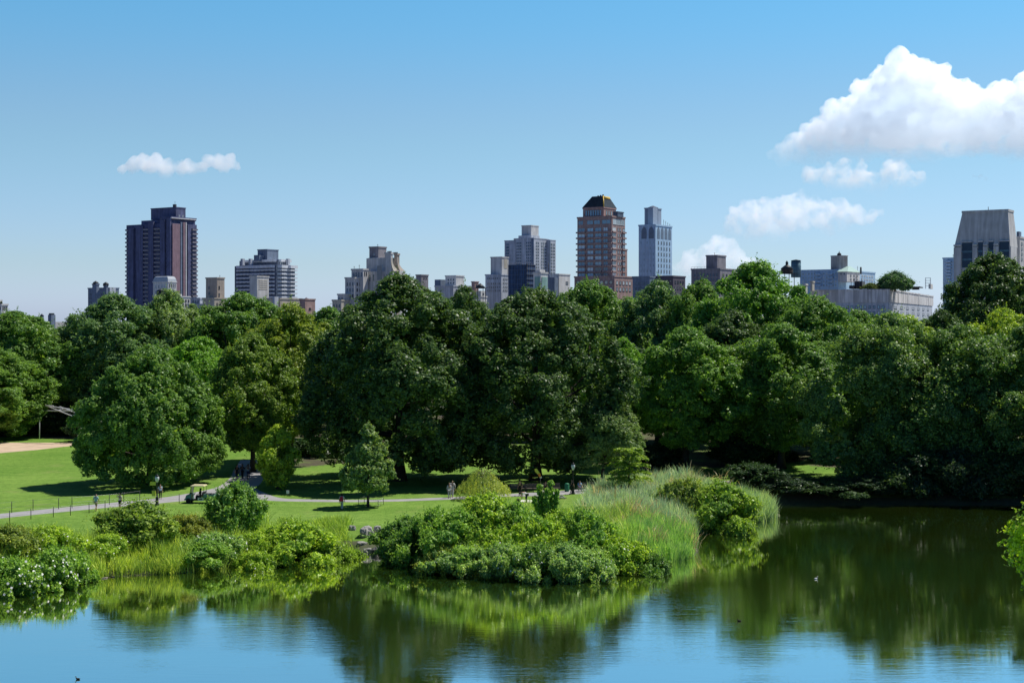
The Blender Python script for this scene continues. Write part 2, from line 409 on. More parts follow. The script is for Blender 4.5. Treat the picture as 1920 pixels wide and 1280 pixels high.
PROF = {  # half width along the height of the crown, 0 bottom .. 1 top
    'dome':  [(0, .62), (.12, .86), (.3, 1), (.5, .97), (.7, .82), (.85, .58), (.95, .32), (1, .08)],
    'round': [(0, .35), (.15, .72), (.35, .95), (.5, 1), (.7, .88), (.85, .62), (.95, .34), (1, .08)],
    'oval':  [(0, .4), (.15, .75), (.35, .98), (.55, .95), (.75, .7), (.9, .4), (1, .08)],
    'egg':   [(0, .78), (.08, .93), (.22, 1), (.42, .97), (.62, .82), (.8, .56), (.93, .29), (1, .06)],
    'cone':  [(0, .7), (.15, 1), (.35, .85), (.6, .6), (.8, .36), (1, .05)],
    'mound': [(0, .95), (.3, 1), (.55, .88), (.78, .62), (.92, .36), (1, .1)],
}
def crown_np(seed, H, Rad, z0, prof, n_lobes, lobe_r, n_puff, puff_r, n_leaf, leaf, fill=30, droop=0.25, irregular=0.26, lobes=None, shoots=0, shoot_l=0.81):
    rng = np.random.default_rng(seed)
    pr = np.array(PROF[prof]); L = H - z0
    # lobes spread over the envelope
    ts = []
    while len(ts) < n_lobes:
        t = rng.uniform(0, 1)
        if rng.uniform() < np.interp(t, pr[:,0], pr[:,1])*0.8+0.2: ts.append(t)
    ts = np.array(ts); ph = np.arange(n_lobes)*2.39996 + rng.uniform(-.5, .5, n_lobes)
    k = [rng.uniform(0, 6.28, 4), rng.uniform(0.4, 1, 4)]
    wob = 1 + irregular*(k[1][0]*np.sin(2*ph+k[0][0]) + k[1][1]*np.sin(3*ph+k[0][1]+4*ts) + .6*np.sin(5*ph+k[0][2]-7*ts))
    lr = lobe_r*np.clip(np.exp(rng.normal(0, .33, n_lobes)), .5, 1.9)
    rr = np.maximum(0, np.interp(ts, pr[:,0], pr[:,1])*Rad*wob - lr*0.75)*rng.choice([1, .96, .86, .6], n_lobes, p=[.42, .32, .2, .06])
    lc = np.stack([rr*np.cos(ph), rr*np.sin(ph), z0 + lr*0.7 + ts*(L - lr*1.5)], 1)
    if lobes is not None:
        lc = np.array([q[:3] for q in lobes], float); lr = np.array([q[3] for q in lobes], float); n_lobes = len(lc)
    core = np.array([0, 0, z0 + L*0.42])
    out_d = unit(lc - core)
    # puffs on the outer side of each lobe
    li = np.repeat(np.arange(n_lobes), n_puff); n = len(li)
    pd = unit(rng.normal(size=(n, 3)) + out_d[li]*0.85 + np.array([0, 0, 0.3]))
    pc = lc[li] + pd*(lr[li]*rng.uniform(.74, 1.1, n))[:, None]*np.array([1, 1, .95])
    # leaves round each puff
    qi = np.repeat(np.arange(n), n_leaf); k2 = len(qi)
    ld = unit(rng.normal(size=(k2, 3)) + pd[qi]*0.5 + np.array([0, 0, 0.2]))
    cen = pc[qi] + ld*(puff_r*rng.uniform(.45, 1.1, k2))[:, None]
    nor = unit(ld*0.8 + pd[qi]*0.55 + rng.normal(size=(k2, 3))*0.55 + np.array([0, 0, droop]))
    v, f = quads(cen, nor, np.full(k2, leaf), rng)
    # shaded inner leaves, larger and fewer
    fi = np.repeat(np.arange(n_lobes), fill)
    fc = lc[fi] + unit(rng.normal(size=(len(fi), 3)))*(lr[fi]*rng.uniform(0, .72, len(fi)))[:, None]
    v2, f2 = quads(fc, unit(rng.normal(size=(len(fi), 3))), np.full(len(fi), leaf*2.4), rng, 0.85)
    V = [v, v2]; Fs = [f, f2 + len(v)]; base = len(v) + len(v2)
    if shoots:                          # stray leafy twigs that break the outline
        si = rng.integers(0, n_lobes, shoots); sd = unit(rng.normal(size=(shoots, 3))*0.7 + out_d[si] + np.array([0, 0, 0.55]))
        m = 9; tt = np.tile(np.linspace(0, 1, m), shoots); s2 = np.repeat(np.arange(shoots), m)
        ln = shoot_l*rng.uniform(.4, 1.3, shoots)
        c3 = lc[si[s2]] + sd[s2]*(lr[si[s2]]*.95 + tt*ln[s2])[:, None] - np.array([0, 0, 1])*(.22*ln[s2]*tt**2)[:, None] + rng.normal(0, leaf*.45, (shoots*m, 3))
        v3, f3 = quads(c3, unit(rng.normal(size=(shoots*m, 3))*.8 + sd[s2]*.3 + np.array([0, 0, .5])), leaf*(1.05-.4*tt), rng)
        V.append(v3); Fs.append(f3 + base)
    return np.concatenate(V), np.concatenate(Fs), lc

def trunk_mesh(seed, H, z0, r, lobes, n_limb=7, flare=1.5, rise=0.62):
    rnd = random.Random(seed); mb = MB()
    top = z0 + (H - z0)*rise
    pts = []; rs = []
    for i in range(7):
        t = i/6
        pts.append((rnd.uniform(-.12, .12)*r*4*t, rnd.uniform(-.12, .12)*r*4*t, -0.3 + (top+0.3)*t)); rs.append(r*(flare if i == 0 else 1)*(1-0.8*t))
    mb.tube(pts, rs, 9)
    idx = list(range(len(lobes))); rnd.shuffle(idx)
    for j in idx[:n_limb]:
        e = Vector(lobes[j]); t = rnd.uniform(0.35, 0.85)
        zs = max(z0*0.75, top*t*0.8)
        if e.z < zs: zs = max(0.5, e.z*0.75)
        s = Vector((0, 0, zs)); mid = s.lerp(e, .5) + Vector((0, 0, -abs(e.z-zs)*.12))
        mb.tube([s, s.lerp(mid, .5), mid, mid.lerp(e, .6), e], [r*.42, r*.34, r*.25, r*.17, r*.07], 6)
    return mb.mesh('trunk', BARK)

PLANTS = {}
TB = 3.3
def proto(key, seed, H, Rad, z0, prof, n_lobes, lobe_r, n_puff, puff_r, n_leaf, leaf, tr, **kw):
    v, f, lc = crown_np(seed, H, Rad, z0, prof, n_lobes, lobe_r, n_puff, puff_r, n_leaf, leaf, **kw)
    cm = np_mesh('crown', v, f, LEAF)
    PLANTS[key] = dict(H=H, R=Rad, z0=z0, crown=cm, trunk=trunk_mesh(seed, H, z0, tr, lc))

proto('oak_a', 11, 25, 9.6, 1.3, 'dome', 230, 1.45, 28, 0.46, 19, 0.155, .62, fill=60, irregular=.15, shoots=420, shoot_l=1.22)
proto('oak_b', 12, 25, 9.6, 1.5, 'dome', 230, 1.45, 28, 0.46, 19, 0.155, .60, fill=60, irregular=.15, shoots=420, shoot_l=1.22)
proto('elm_a', 13, 23, 7.5, 3.2, 'round', 180, 1.35, 26, 0.44, 19, 0.155, .45, fill=50, shoots=380, shoot_l=1.35)
proto('elm_b', 14, 23, 7.5, 3.6, 'oval', 170, 1.35, 26, 0.44, 19, 0.155, .45, fill=50, shoots=380, shoot_l=1.35)
proto('elm_c', 15, 22, 8.0, 4.5, 'dome', 170, 1.4, 26, 0.45, 19, 0.158, .45, fill=50, shoots=380, shoot_l=1.35)
proto('maple', 16, 17, 8.4, 0.7, 'egg', 230, 1.15, 28, 0.36, 19, 0.135, .5, irregular=.16, fill=60, shoots=380, shoot_l=0.94)
proto('willow', 17, 21, 8.5, 0.4, 'dome', 210, 1.35, 30, 0.5, 15, 0.145, .45, droop=0.0, fill=60, shoots=500, shoot_l=1.49)
proto('young_a', 18, 8.6, 2.5, 1.5, 'cone', 50, 0.62, 24, 0.2, 12, 0.12, .14, shoots=160, shoot_l=0.47)
proto('young_b', 19, 7.4, 2.6, 0.3, 'oval', 52, 0.7, 26, 0.22, 12, 0.12, .14, shoots=160, shoot_l=0.47)

GROUP_TREES = 'park trees behind the pond'
def plant(kind, name, label, cat, X, Y, H, hw, tint, group=None, rz=None, zoff=0.0, tname='crown'):
    """one tree: Empty > trunk, crown; H metres tall, hw metres half width"""
    p = PLANTS[kind]
    t = thing(name, label, cat, (X, Y, gz1(X, Y) + zoff), rz if rz is not None else (X*7.3 + Y*3.1) % 6.28, group)
    s = hw / p['R']; t.scale = (s, s, H / p['H'])
    if p['trunk'] is not None:
        tr = bpy.data.objects.new('trunk', p['trunk']); C.objects.link(tr); tr.parent = t
    cr = bpy.data.objects.new(tname, p['crown']); C.objects.link(cr); cr.parent = t
    cr.color = (*[c*TB for c in tint], 1)
    return t

def tree_px(kind, label, px, top, D, hw, tint, name='tree', base_z=None, rz=None):
    X = (px - CX)/F*D; z0 = gz1(X, D)
    H = CAMZ - (top - HY)/F*D - z0
    return plant(kind, name, label, 'tree', X, D, H, hw*1.1/F*D, tint, GROUP_TREES, rz)

G_DARK = (0.036, 0.066, 0.023); G_MID = (0.060, 0.112, 0.028); G_BLUE = (0.058, 0.104, 0.044); G_BRIGHT = (0.080, 0.155, 0.024)
G_OLIVE = (0.086, 0.120, 0.022); G_YEL = (0.135, 0.185, 0.025); G_GREY = (0.082, 0.125, 0.050)

TREES = [
 ('maple','dense low egg-shaped maple standing alone on the lawn beside the lamp post',282,648,170,122,G_MID),
 ('oak_a','huge dark domed oak, left one of the two oaks in the centre',748,519,174,160,G_DARK),
 ('oak_b','huge dark domed oak, right one of the two oaks in the centre',1005,543,174,148,G_DARK),
 ('elm_c','low grey-green tree leaning out from the right oak over the footpath',1130,748,171,66,G_GREY),
 ('elm_a','yellow-olive tree between the lone maple and the left oak, taller one',545,572,196,88,G_OLIVE),
 ('elm_b','olive green tree in front of the taller yellow-olive tree',474,624,184,80,(0.070,0.112,0.024)),
 ('elm_c','light green low round tree peeping over the right side of the lone maple',372,634,216,72,G_BRIGHT),
 ('oak_a','broad blue-green tree rising behind the lone maple',215,554,250,118,G_BLUE),
 ('elm_a','pale silvery green tree below the white domed penthouse',318,546,256,70,G_GREY),
 ('elm_b','mid green tree in front of the balcony apartment block',455,548,250,98,G_MID),
 ('elm_c','green tree at the left edge of the photo behind the backstop',30,586,245,100,G_MID),
 ('oak_b','lighter green tree low at the left edge beside the infield',-25,648,232,100,(0.07,0.125,0.03)),
 ('elm_b','dark blue-green tree behind the wire backstop',118,612,252,66,G_BLUE),
 ('elm_b','fresh green tree wedged between the yellow-olive tree and left oak',616,575,232,76,G_MID),
 ('elm_a','dark tree filling the notch between the two big oaks',872,540,226,72,G_DARK),
 ('oak_b','green spreading tree below the brick tower with the dark hipped roof',1105,527,238,98,G_MID),
 ('elm_b','small bright yellow-green tree beside the right shoulder of the right oak',1168,632,206,52,G_BRIGHT),
 ('elm_a','grey-green tree below the pale blue arched tower',1235,530,232,84,G_BLUE),
 ('elm_c','mid green tree between the arched tower and the tallest green tree',1318,528,228,86,G_MID),
 ('oak_a','tallest green tree right of centre with a pointed top',1420,494,214,128,(0.064,0.128,0.026)),
 ('elm_b','bright green tree leaning forward below the tallest green tree',1285,612,188,100,(0.066,0.125,0.028)),
 ('oak_b','green tree in front of the wrapped roof parapet, left end',1530,558,204,120,G_MID),
 ('elm_a','yellow-green tree below the roof garden bush',1690,592,240,84,G_YEL),
 ('elm_b','small dark green tree under the right end of the wrapped parapet',1765,580,246,62,G_DARK),
 ('willow','grey-green fine-leaved tree on the far bank of the pond',1665,586,174,122,(0.070,0.115,0.038)),
 ('elm_c','green tree half hidden behind the grey-green bank tree',1610,584,226,92,G_MID),
 ('oak_b','dark dense tree in front of the stone tower at the right edge',1862,478,262,112,G_DARK),
 ('elm_c','yellow-topped tree low at the right edge of the photo',1885,582,196,92,G_YEL),
 ('willow','dark fine-leaved tree overhanging the water at the right',1800,610,171,124,(0.058,0.102,0.03)),
 ('willow','dark tree overhanging the water in the right corner',1945,605,170,124,(0.052,0.095,0.03)),
 ('elm_a','mid green tree on the far bank between the bright tree and the grey-green tree',1465,610,188,105,G_MID),
 ('elm_b','dark green tree behind the bright leaning tree',1375,580,206,92,G_DARK),
]
for i, (k, lab, px, top, D, hw, tint) in enumerate(TREES):
    tree_px(k, lab, px, top, D, hw, tint, rz=(i*2.17) % 6.28)

# second row seen between and over the front trees, all alike
_rb = random.Random(5)
BACK = 'leafy tree deep in the woods behind the front row'
for j, (px, top, D) in enumerate([(-60,600,280),(70,606,300),(170,600,300),(270,585,310),(390,575,300),(500,600,300),(585,606,310),(680,580,290),(790,570,300),
        (930,575,300),(1040,575,300),(1150,565,300),(1190,560,285),(1280,560,290),(1360,560,290),(1480,560,280),(1560,612,300),(1650,618,310),(1740,600,300),(1800,575,300),(1940,560,300),
        (640,600,255),(1330,600,262),(1560,620,262),(960,600,258),(120,650,262),(40,660,258),(-40,650,262),(250,640,252),(2010,600,215),(2060,600,185),(-90,620,215),(-150,600,260)]):
    tree_px(['elm_a','elm_b','elm_c','oak_a'][j % 4], BACK, px + _rb.uniform(-12, 12), top, D, _rb.uniform(66, 84)*250/D*1.05,
            [G_MID, G_DARK, G_BLUE, G_MID][(j*3) % 4], rz=_rb.uniform(0, 6.28))['group'] = 'woods behind the front row of trees'

# young trees on the lawn
def young(kind, label, px, base, top, hw, tint, name='young_tree'):
    g = on_ground(px, base); k = g.y/F
    return plant(kind, name, label, 'tree', g.x, g.y, (base-top)*k, hw*k, tint)
young('young_a', 'slim young grey-green tree on the lawn beside the footpath', 690, 950, 795, 46, G_GREY)
young('young_b', 'small dense yellow-green tree beside the bend of the path', 520, 916, 793, 42, G_YEL)
# ------------------------------------------------------------------ shrubs, reeds, rocks on the banks
proto('shrub_a', 31, 3.0, 2.5, 0.0, 'mound', 130, 0.40, 20, 0.21, 11, 0.10, .08, fill=40, irregular=.42, shoots=460, shoot_l=0.8)
proto('shrub_b', 32, 4.0, 2.3, 0.1, 'round', 130, 0.40, 20, 0.21, 11, 0.10, .08, fill=40, irregular=.42, shoots=460, shoot_l=0.8)
proto('shrub_c', 33, 2.0, 2.3, 0.0, 'mound', 130, 0.32, 20, 0.17, 11, 0.08, .05, fill=35, droop=.1, irregular=.42, shoots=420, shoot_l=0.6)
# upright sapling: five finger-like leafy branches
_sl = []
_r = random.Random(8)
for bx, by, h, w in ((-1.05, 0, 3.4, .30), (-.5, .3, 4.3, .34), (.05, -.2, 4.0, .36), (.55, .2, 4.6, .34), (1.0, -.1, 3.9, .30)):
    for k in range(9):
        t = k/8; _sl.append((bx*(.25+.75*t) + _r.uniform(-.08, .08), by*t, .5 + (h-.5)*t, w*(1.1-.45*t)))
proto('sapling', 34, 4.7, 1.4, 0.3, 'oval', 45, .3, 30, .14, 10, .08, .05, fill=40, lobes=_sl)

# tiered small tree with flat feathery branches
def fronds_mesh(seed, tiers, n_br, reach, H, leaf):
    rng = np.random.default_rng(seed); cen = []; nor = []
    for i in range(tiers):
        t = i/(tiers-1); z = H*(.38+.58*t); L = reach*(1.0-.45*t)
        for k in range(n_br):
            a = k/n_br*6.283 + i*.9 + rng.uniform(-.2, .2); l = L*rng.uniform(.75, 1.1); rise = rng.uniform(.1, .45)
            n = 90
            s = rng.uniform(.15, 1, n)
            side = rng.normal(0, .16, n)*(1.15-s)*l*.9
            x = s*l; zz = z + rise*l*s*(1-.55*s) - .12*l*s**3 + rng.normal(0, .05, n)
            cen.append(np.stack([x*math.cos(a)-side*math.sin(a), x*math.sin(a)+side*math.cos(a), zz], 1))
            nor.append(unit(np.stack([rng.normal(0, .35, n), rng.normal(0, .35, n), np.ones(n)], 1)))
    v, f = quads(np.concatenate(cen), np.concatenate(nor), np.full(sum(map(len, cen)), leaf), rng, .5)
    return np_mesh('crown', v, f, LEAF)
_m = MB(); _m.tube([(0,0,-.3),(0.1,0,1.6),(0,.05,3.4)], [.13,.09,.03], 7); _m = _m.mesh('trunk', BARK)
PLANTS['sumac'] = dict(H=4.0, R=2.7, z0=.8, crown=fronds_mesh(41, 5, 9, 2.7, 4.0, .16), trunk=_m)

# weeping tree: strands that arch out of a low dome and hang
def weeping_mesh(seed, H, Rad, n, leaf):
    rng = np.random.default_rng(seed); cen = []; nor = []
    for i in range(n):
        a = rng.uniform(0, 6.283); r = Rad*math.sqrt(rng.uniform(.02, 1)); z0 = H*(1-.70*(r/Rad)**.85) + rng.normal(0, .12)
        L = z0*rng.uniform(.35, .95) if r > Rad*.5 else z0*rng.uniform(.1, .4); k = int(10+L*14); s = np.linspace(0, 1, k)
        rr = r + .25*np.sin(s*1.6); x = rr*math.cos(a); y = rr*math.sin(a)
        c = np.stack([x, y, z0 - L*s**1.1], 1) + rng.normal(0, .045, (k, 3)); cen.append(c)
        nor.append(unit(np.stack([np.full(k, math.cos(a)), np.full(k, math.sin(a)), np.full(k, .35)], 1) + rng.normal(0, .45, (k, 3))))
    v, f = quads(np.concatenate(cen), np.concatenate(nor), np.full(sum(map(len, cen)), leaf), rng, .45)
    return np_mesh('crown', v, f, LEAF)
_m = MB(); _m.tube([(0,0,-.3),(0.05,0,1.2),(-.1,.05,3.2)], [.16,.12,.05], 7)
for k in range(6): _m.tube([(0,0,2.2),(math.cos(k)*1.0,math.sin(k)*1.0,2.9),(math.cos(k)*1.9,math.sin(k)*1.9,2.3)], [.05,.035,.015], 5)
PLANTS['weeping'] = dict(H=3.7, R=2.7, z0=.5, crown=weeping_mesh(42, 3.7, 2.7, 420, .075), trunk=_m.mesh('trunk', BARK))

G_SHRUBS = 'shrubs along the pond bank'
def shrub(kind, label, px, base, top, hw, tint, flowers=0, name='shrub', z=0.6, group=G_SHRUBS, cat='shrub', rz=None):
    """base: photo row where the plant meets the ground"""
    D = (CAMZ - z)*F/(base - HY); X = (px-CX)/F*D; k = D/F
    t = plant(kind, name, label, cat, X, D, (base-top)*k, hw*k, tint, group, rz, tname='crown' if cat == 'tree' else 'foliage')
    if flowers:
        rng = np.random.default_rng(int(px)); p = PLANTS[kind]
        vs = np.empty(len(p['crown'].vertices)*3, np.float32); p['crown'].vertices.foreach_get('co', vs); vs = vs.reshape(-1, 3)
        out_r = np.hypot(vs[:,0], vs[:,1])/p['R'] + vs[:,2]/p['H']
        pick = vs[rng.choice(np.where(out_r > np.quantile(out_r, .72))[0], flowers)]
        pick = pick + unit(pick - np.array([0, 0, p['H']*.3]))*.06
        v, f = quads(pick, unit(pick/p['R'] + np.array([0, -.35, .6]) + rng.normal(0, .3, pick.shape)), np.full(flowers, .085), rng, .95)
        o = link_mesh('blossom', np_mesh('blossom', v, f, PETAL), None, t); o['kind'] = 'stuff'
    return t
S_Y = (0.140, 0.205, 0.030); S_G = (0.100, 0.172, 0.034); S_D = (0.070, 0.130, 0.030); S_B = (0.125, 0.190, 0.070)
SHRUBS = [
 ('shrub_c','white-flowered shrub at the left edge of the photo by the water',22,1092,1028,62,S_G,260),
 ('shrub_c','white-flowered shrub next to the reeds at the left of the bank',108,1080,1012,58,S_G,300),
 ('shrub_a','olive shrub behind the white-flowered shrubs at the left edge',15,1062,1006,52,(0.10,0.135,0.03),0),
 ('shrub_c','yellow-green shrub between the lawn and white-flowered shrubs',95,1050,1006,46,S_Y,60),
 ('shrub_a','broad dark-centred shrub left of the tall bank shrub',262,1034,963,68,(0.088,0.135,0.024),0),
 ('shrub_c','olive shrub right behind the reeds below the tall bank shrub',345,1032,984,40,(0.11,0.13,0.03),0),
 ('shrub_b','tallest shrub of the left bank hiding the path behind the cart',440,1020,920,43,(0.080,0.145,0.036),0),
 ('shrub_c','grey-green shrub with white blossom below the tallest bank shrub',400,1044,1000,42,S_B,120),
 ('shrub_c','bright grassy shrub with white blossom at the tip of the left bank',482,1050,1004,34,S_Y,90),
 ('shrub_a','broad yellow-green shrub at the water right of the left bank tip',552,1034,956,62,S_Y,0),
 ('shrub_a','lower green shrub touching the boulder gap from the left',622,1034,980,42,(0.09,0.145,0.026),0),
 ('shrub_b','dark shrub at the boulder gap, right side',768,1034,948,54,S_D,0),
 ('shrub_a','wide green shrub in the middle of the island bank',862,1046,962,62,S_G,0),
 ('shrub_b','green shrub below the weeping tree',915,1040,944,52,S_Y,0),
 ('shrub_a','green shrub between the weeping tree and the upright sapling',965,1046,966,48,S_G,0),
 ('shrub_c','low white-dotted shrub at the waterline of the island, left end',880,1062,1016,50,S_B,70),
 ('shrub_c','low pale shrub at the waterline of the island, middle',948,1066,1014,46,S_B,80),
 ('shrub_c','low dark shrub directly below the upright sapling',1010,1068,1014,42,S_D,20),
 ('shrub_a','grey-green shrub overhanging the front tip of the island',1062,1072,1006,46,S_B,0),
 ('shrub_a','green shrub right of the sapling in front of the pale reeds',1095,1052,962,48,S_G,0),
 ('shrub_c','yellow-green shrub with white blossom near the right end of the island tip',1148,1056,994,48,S_Y,60),
 ('shrub_c','dark low shrub at the water near the pale floating log',1215,1056,1008,40,S_D,0),
 ('shrub_a','rounded mound of shrub at the far right point of the island',1352,978,893,58,(0.105,0.165,0.03),0),
 ('shrub_c','olive shrub on the right point between the mound and reeds',1290,972,905,46,(0.11,0.15,0.04),0),
 ('shrub_a','yellow-green low shrub on the island crest left of the sapling',905,1052,992,44,S_Y,0),
 ('shrub_c','light green shrub on the island just left of the upright sapling',985,1054,992,44,S_Y,40),
 ('shrub_a','light green shrub between the sapling and the bright reeds',1120,1054,990,44,S_Y,30),
 ('shrub_c','olive low shrub at the left waterline of the island',838,1058,1008,34,(0.13,0.16,0.035),0),
 ('shrub_a','dark green shrub filling the left shoulder of the island',815,1042,950,46,S_G,0),
 ('shrub_c','pale grey-green shrub at the front waterline right of the island tip',1110,1066,1012,44,S_B,60),
 ('shrub_a','light shrub right behind the upright sapling',1055,1046,975,46,S_Y,0),
 ('shrub_c','bright low shrub between sedge and the broad dark-centred shrub',205,1050,1016,38,S_Y,50),
 ('shrub_a','green low shrub between the tallest bank shrub and the sedge',385,1050,1010,40,S_G,0),
 ('shrub_c','yellow-green shrub at the right foot of the tallest bank shrub',478,1036,994,34,S_Y,0),
 ('shrub_c','light shrub touching the boulder gap low by the water',650,1034,995,30,S_Y,20),
]
for i, (k, lab, px, base, top, hw, tint, fl) in enumerate(SHRUBS): shrub(k, lab, px, base, top, hw*1.12, tint, fl, rz=(i*1.9) % 6.28)
shrub('sapling', 'upright sapling with finger-like leafy branches on the island', 1024, 1030, 922, 29, S_G, name='sapling', group=None, rz=0.2, cat='tree')
shrub('sumac', 'small tiered tree with flat feathery branches among the reeds', 1180, 950, 856, 52, (0.10, 0.15, 0.03), name='tiered_tree', group=None, cat='tree')
young('weeping', 'pale yellow-green weeping tree at the edge of the footpath', 905, 936, 868, 49, (0.155, 0.185, 0.055), name='weeping_tree')

# undergrowth on the far bank and under the woods; tree shade put into its dark tints
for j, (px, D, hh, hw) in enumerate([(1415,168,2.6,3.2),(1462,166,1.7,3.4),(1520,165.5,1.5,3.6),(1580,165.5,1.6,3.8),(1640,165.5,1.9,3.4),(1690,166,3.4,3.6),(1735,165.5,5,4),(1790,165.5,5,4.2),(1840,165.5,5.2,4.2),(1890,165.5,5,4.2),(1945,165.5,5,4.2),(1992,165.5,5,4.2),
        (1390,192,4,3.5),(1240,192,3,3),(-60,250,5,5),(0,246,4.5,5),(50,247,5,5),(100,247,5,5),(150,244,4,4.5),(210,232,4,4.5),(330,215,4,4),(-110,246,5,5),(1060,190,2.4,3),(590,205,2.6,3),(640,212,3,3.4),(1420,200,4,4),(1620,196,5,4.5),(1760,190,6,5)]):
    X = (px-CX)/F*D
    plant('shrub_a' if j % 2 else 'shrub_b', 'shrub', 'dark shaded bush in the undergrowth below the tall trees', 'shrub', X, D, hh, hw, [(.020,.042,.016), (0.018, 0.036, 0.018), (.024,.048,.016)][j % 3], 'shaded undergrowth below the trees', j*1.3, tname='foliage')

# roof garden
def roof_plant(label, px, base, top, hw, D, tint, kind='shrub_b'):
    k = D/F; p = PLANTS[kind]; t = thing('roof_bush', label, 'shrub', at(px, base, D), 0.4)
    s = hw*k/p['R']; t.scale = (s, s, (base-top)*k/p['H'])
    c = bpy.data.objects.new('foliage', p['crown']); C.objects.link(c); c.parent = t; c.color = (*[v*TB for v in tint], 1)
    tr = bpy.data.objects.new('trunk', p['trunk']); C.objects.link(tr); tr.parent = t
roof_plant('large dark green bush growing on the wrapped roof', 1678, 543, 511, 32, 606, (.035, .075, .035), 'shrub_a')
roof_plant('small olive bush beside the large bush on the wrapped roof', 1634, 543, 531, 13, 606, (.07, .095, .035), 'shrub_c')

# foliage poking in from a tree on the near bank, right edge
_nl = [(-3.0, 0, 9.2, .75), (-2.8, .4, 8.5, .8), (-2.6, -.3, 7.9, .7), (-2.2, .3, 9.9, .9), (-1.8, 0, 8.4, 1.1), (-1.0, .8, 9.6, 1.4), (-.6, -.6, 8.3, 1.4), (.5, .2, 10, 1.7), (1.2, -.8, 8.2, 1.5), (1.7, .8, 9.2, 1.5), (0, 0, 11, 1.4), (0, 1.4, 8.4, 1.3), (.3, -1.5, 8.8, 1.3)]
_v, _f, _lc = crown_np(51, 12, 3.6, 6.5, 'round', 13, 1, 44, .26, 10, .085, fill=25, lobes=_nl, shoots=120, shoot_l=.5)
PLANTS['near'] = dict(H=12, R=3.6, z0=6.5, crown=np_mesh('crown', _v, _f, LEAF), trunk=trunk_mesh(51, 12, 6.5, .22, _lc))
_D = 52.0; _X = (1908-CX)/F*_D + 3.55
_t = plant('near', 'near_tree', 'sunlit yellow-green foliage poking in at the right edge of the photo', 'tree', _X, _D, 12, 3.6, (0.13, 0.19, 0.018), None, 0.0)
_t.location.z = at(0, 1020, _D).z - 8.9

# reeds and sedges: uncounted blades
def reed_bed(name, label, pix, n, h, tint, seed, lean=.35, width=.05, z=0.35, curl=.5, minland=-0.6):
    rng = np.random.default_rng(seed)
    P = np.array([[*on_ground(px, py, z)[:2]] for px, py in pix])
    lo, hi = P.min(0), P.max(0); pts = np.empty((0, 2))
    while len(pts) < n:
        q = rng.uniform(lo, hi, (n*3, 2)); ins = np.zeros(len(q), bool)
        for (ax, ay), (bx, by) in zip(P, np.roll(P, -1, 0)):
            c = ((ay > q[:,1]) != (by > q[:,1])) & (q[:,0] < ax + (q[:,1]-ay)/((by-ay) or 1e-9)*(bx-ax)); ins ^= c
        q = q[ins]; q = q[shore_dist(q[:,0], q[:,1]) > minland]
        pts = np.concatenate([pts, q])
    pts = pts[:n]
    # clumping
    cl = pts[rng.integers(0, max(20, n//40), n)]; m = rng.uniform(size=n) < .72
    pts[m] = cl[m] + rng.normal(0, .22, (m.sum(), 2))
    zz = np.maximum(gz(pts[:,0], pts[:,1]), -.25)
    H = h*rng.uniform(.55, 1.15, n)*(0.82 + .3*np.sin(pts[:,0]*.7)*np.cos(pts[:,1]*.6) + .2*np.sin(pts[:,0]*2.3+1)*np.sin(pts[:,1]*1.9))
    a = rng.uniform(0, 6.283, n); d = np.stack([np.cos(a), np.sin(a)], 1)*rng.uniform(.1, 1, (n, 1))*lean
    w = rng.uniform(0, 6.283, n); wd = np.stack([np.cos(w), np.sin(w)], 1)*width*.5
    def ring(t, ww):
        off = d*(H[:,None])*(t + curl*t*t*t); z_ = zz + H*(t - .25*curl*t**3*np.linalg.norm(d, axis=1)/max(lean, .01))
        c = np.concatenate([pts + off, z_[:,None]], 1); e = np.concatenate([wd*ww, np.zeros((n, 1))], 1)
        return c - e, c + e
    rs = [ring(t, ww) for t, ww in ((0, 1), (.45, 1), (.8, .7), (1, .08))]
    V = np.stack([x for r in rs for x in r], 1).reshape(-1, 3)
    b = np.arange(n)[:, None]*8
    Fc = np.concatenate([b + np.array([[2*i, 2*i+1, 2*i+3, 2*i+2]]) for i in range(3)], 0)
    o = link_mesh(name, np_mesh(name, V, Fc, BLADE)); o.color = (*[c*TB*1.35 for c in tint], 1)
    return tag(o, label, 'reeds', None, 'stuff')
reed_bed('sedge', 'yellow-green sedge and iris blades along the left bank waterline', [(150,1084),(160,1050),(330,1030),(430,1022),(515,1012),(516,1048),(450,1060),(330,1078)], 9000, 1.35, (0.125, 0.165, 0.028), 61, .45, .05)
reed_bed('sedge', 'pale sedge tufts at the left foot of the island', [(815,1050),(830,1016),(880,1020),(905,1076),(860,1074)], 2200, 1.2, (0.13, 0.155, 0.035), 62, .55, .04)
reed_bed('reeds', 'feathery blue-green reeds covering the back of the island', [(1085,1000),(1100,955),(1160,935),(1240,925),(1300,925),(1330,940),(1320,985),(1290,1000),(1250,1010)], 24000, 2.3, (0.125, 0.170, 0.110), 63, .30, .05, curl=.8)
reed_bed('reeds', 'bright green reeds at the right waterline of the island', [(1150,1065),(1180,1015),(1240,1000),(1300,1002),(1296,1044),(1240,1056)], 12000, 2.1, (0.105, 0.170, 0.050), 64, .32, .05)
reed_bed('reeds', 'pale reeds fringing the far right point of the island', [(1300,1000),(1310,950),(1390,945),(1450,955),(1456,968),(1400,982),(1330,990)], 13000, 2.2, (0.125, 0.172, 0.085), 65, .36, .05, curl=.8)
reed_bed('reeds', 'brown dead stalks and seed heads standing above the island reeds', [(1090,1000),(1105,955),(1160,935),(1300,928),(1440,958),(1400,978),(1296,1030),(1200,1050)], 2600, 2.7, (0.15, 0.125, 0.075), 70, .35, .07, curl=1.2)
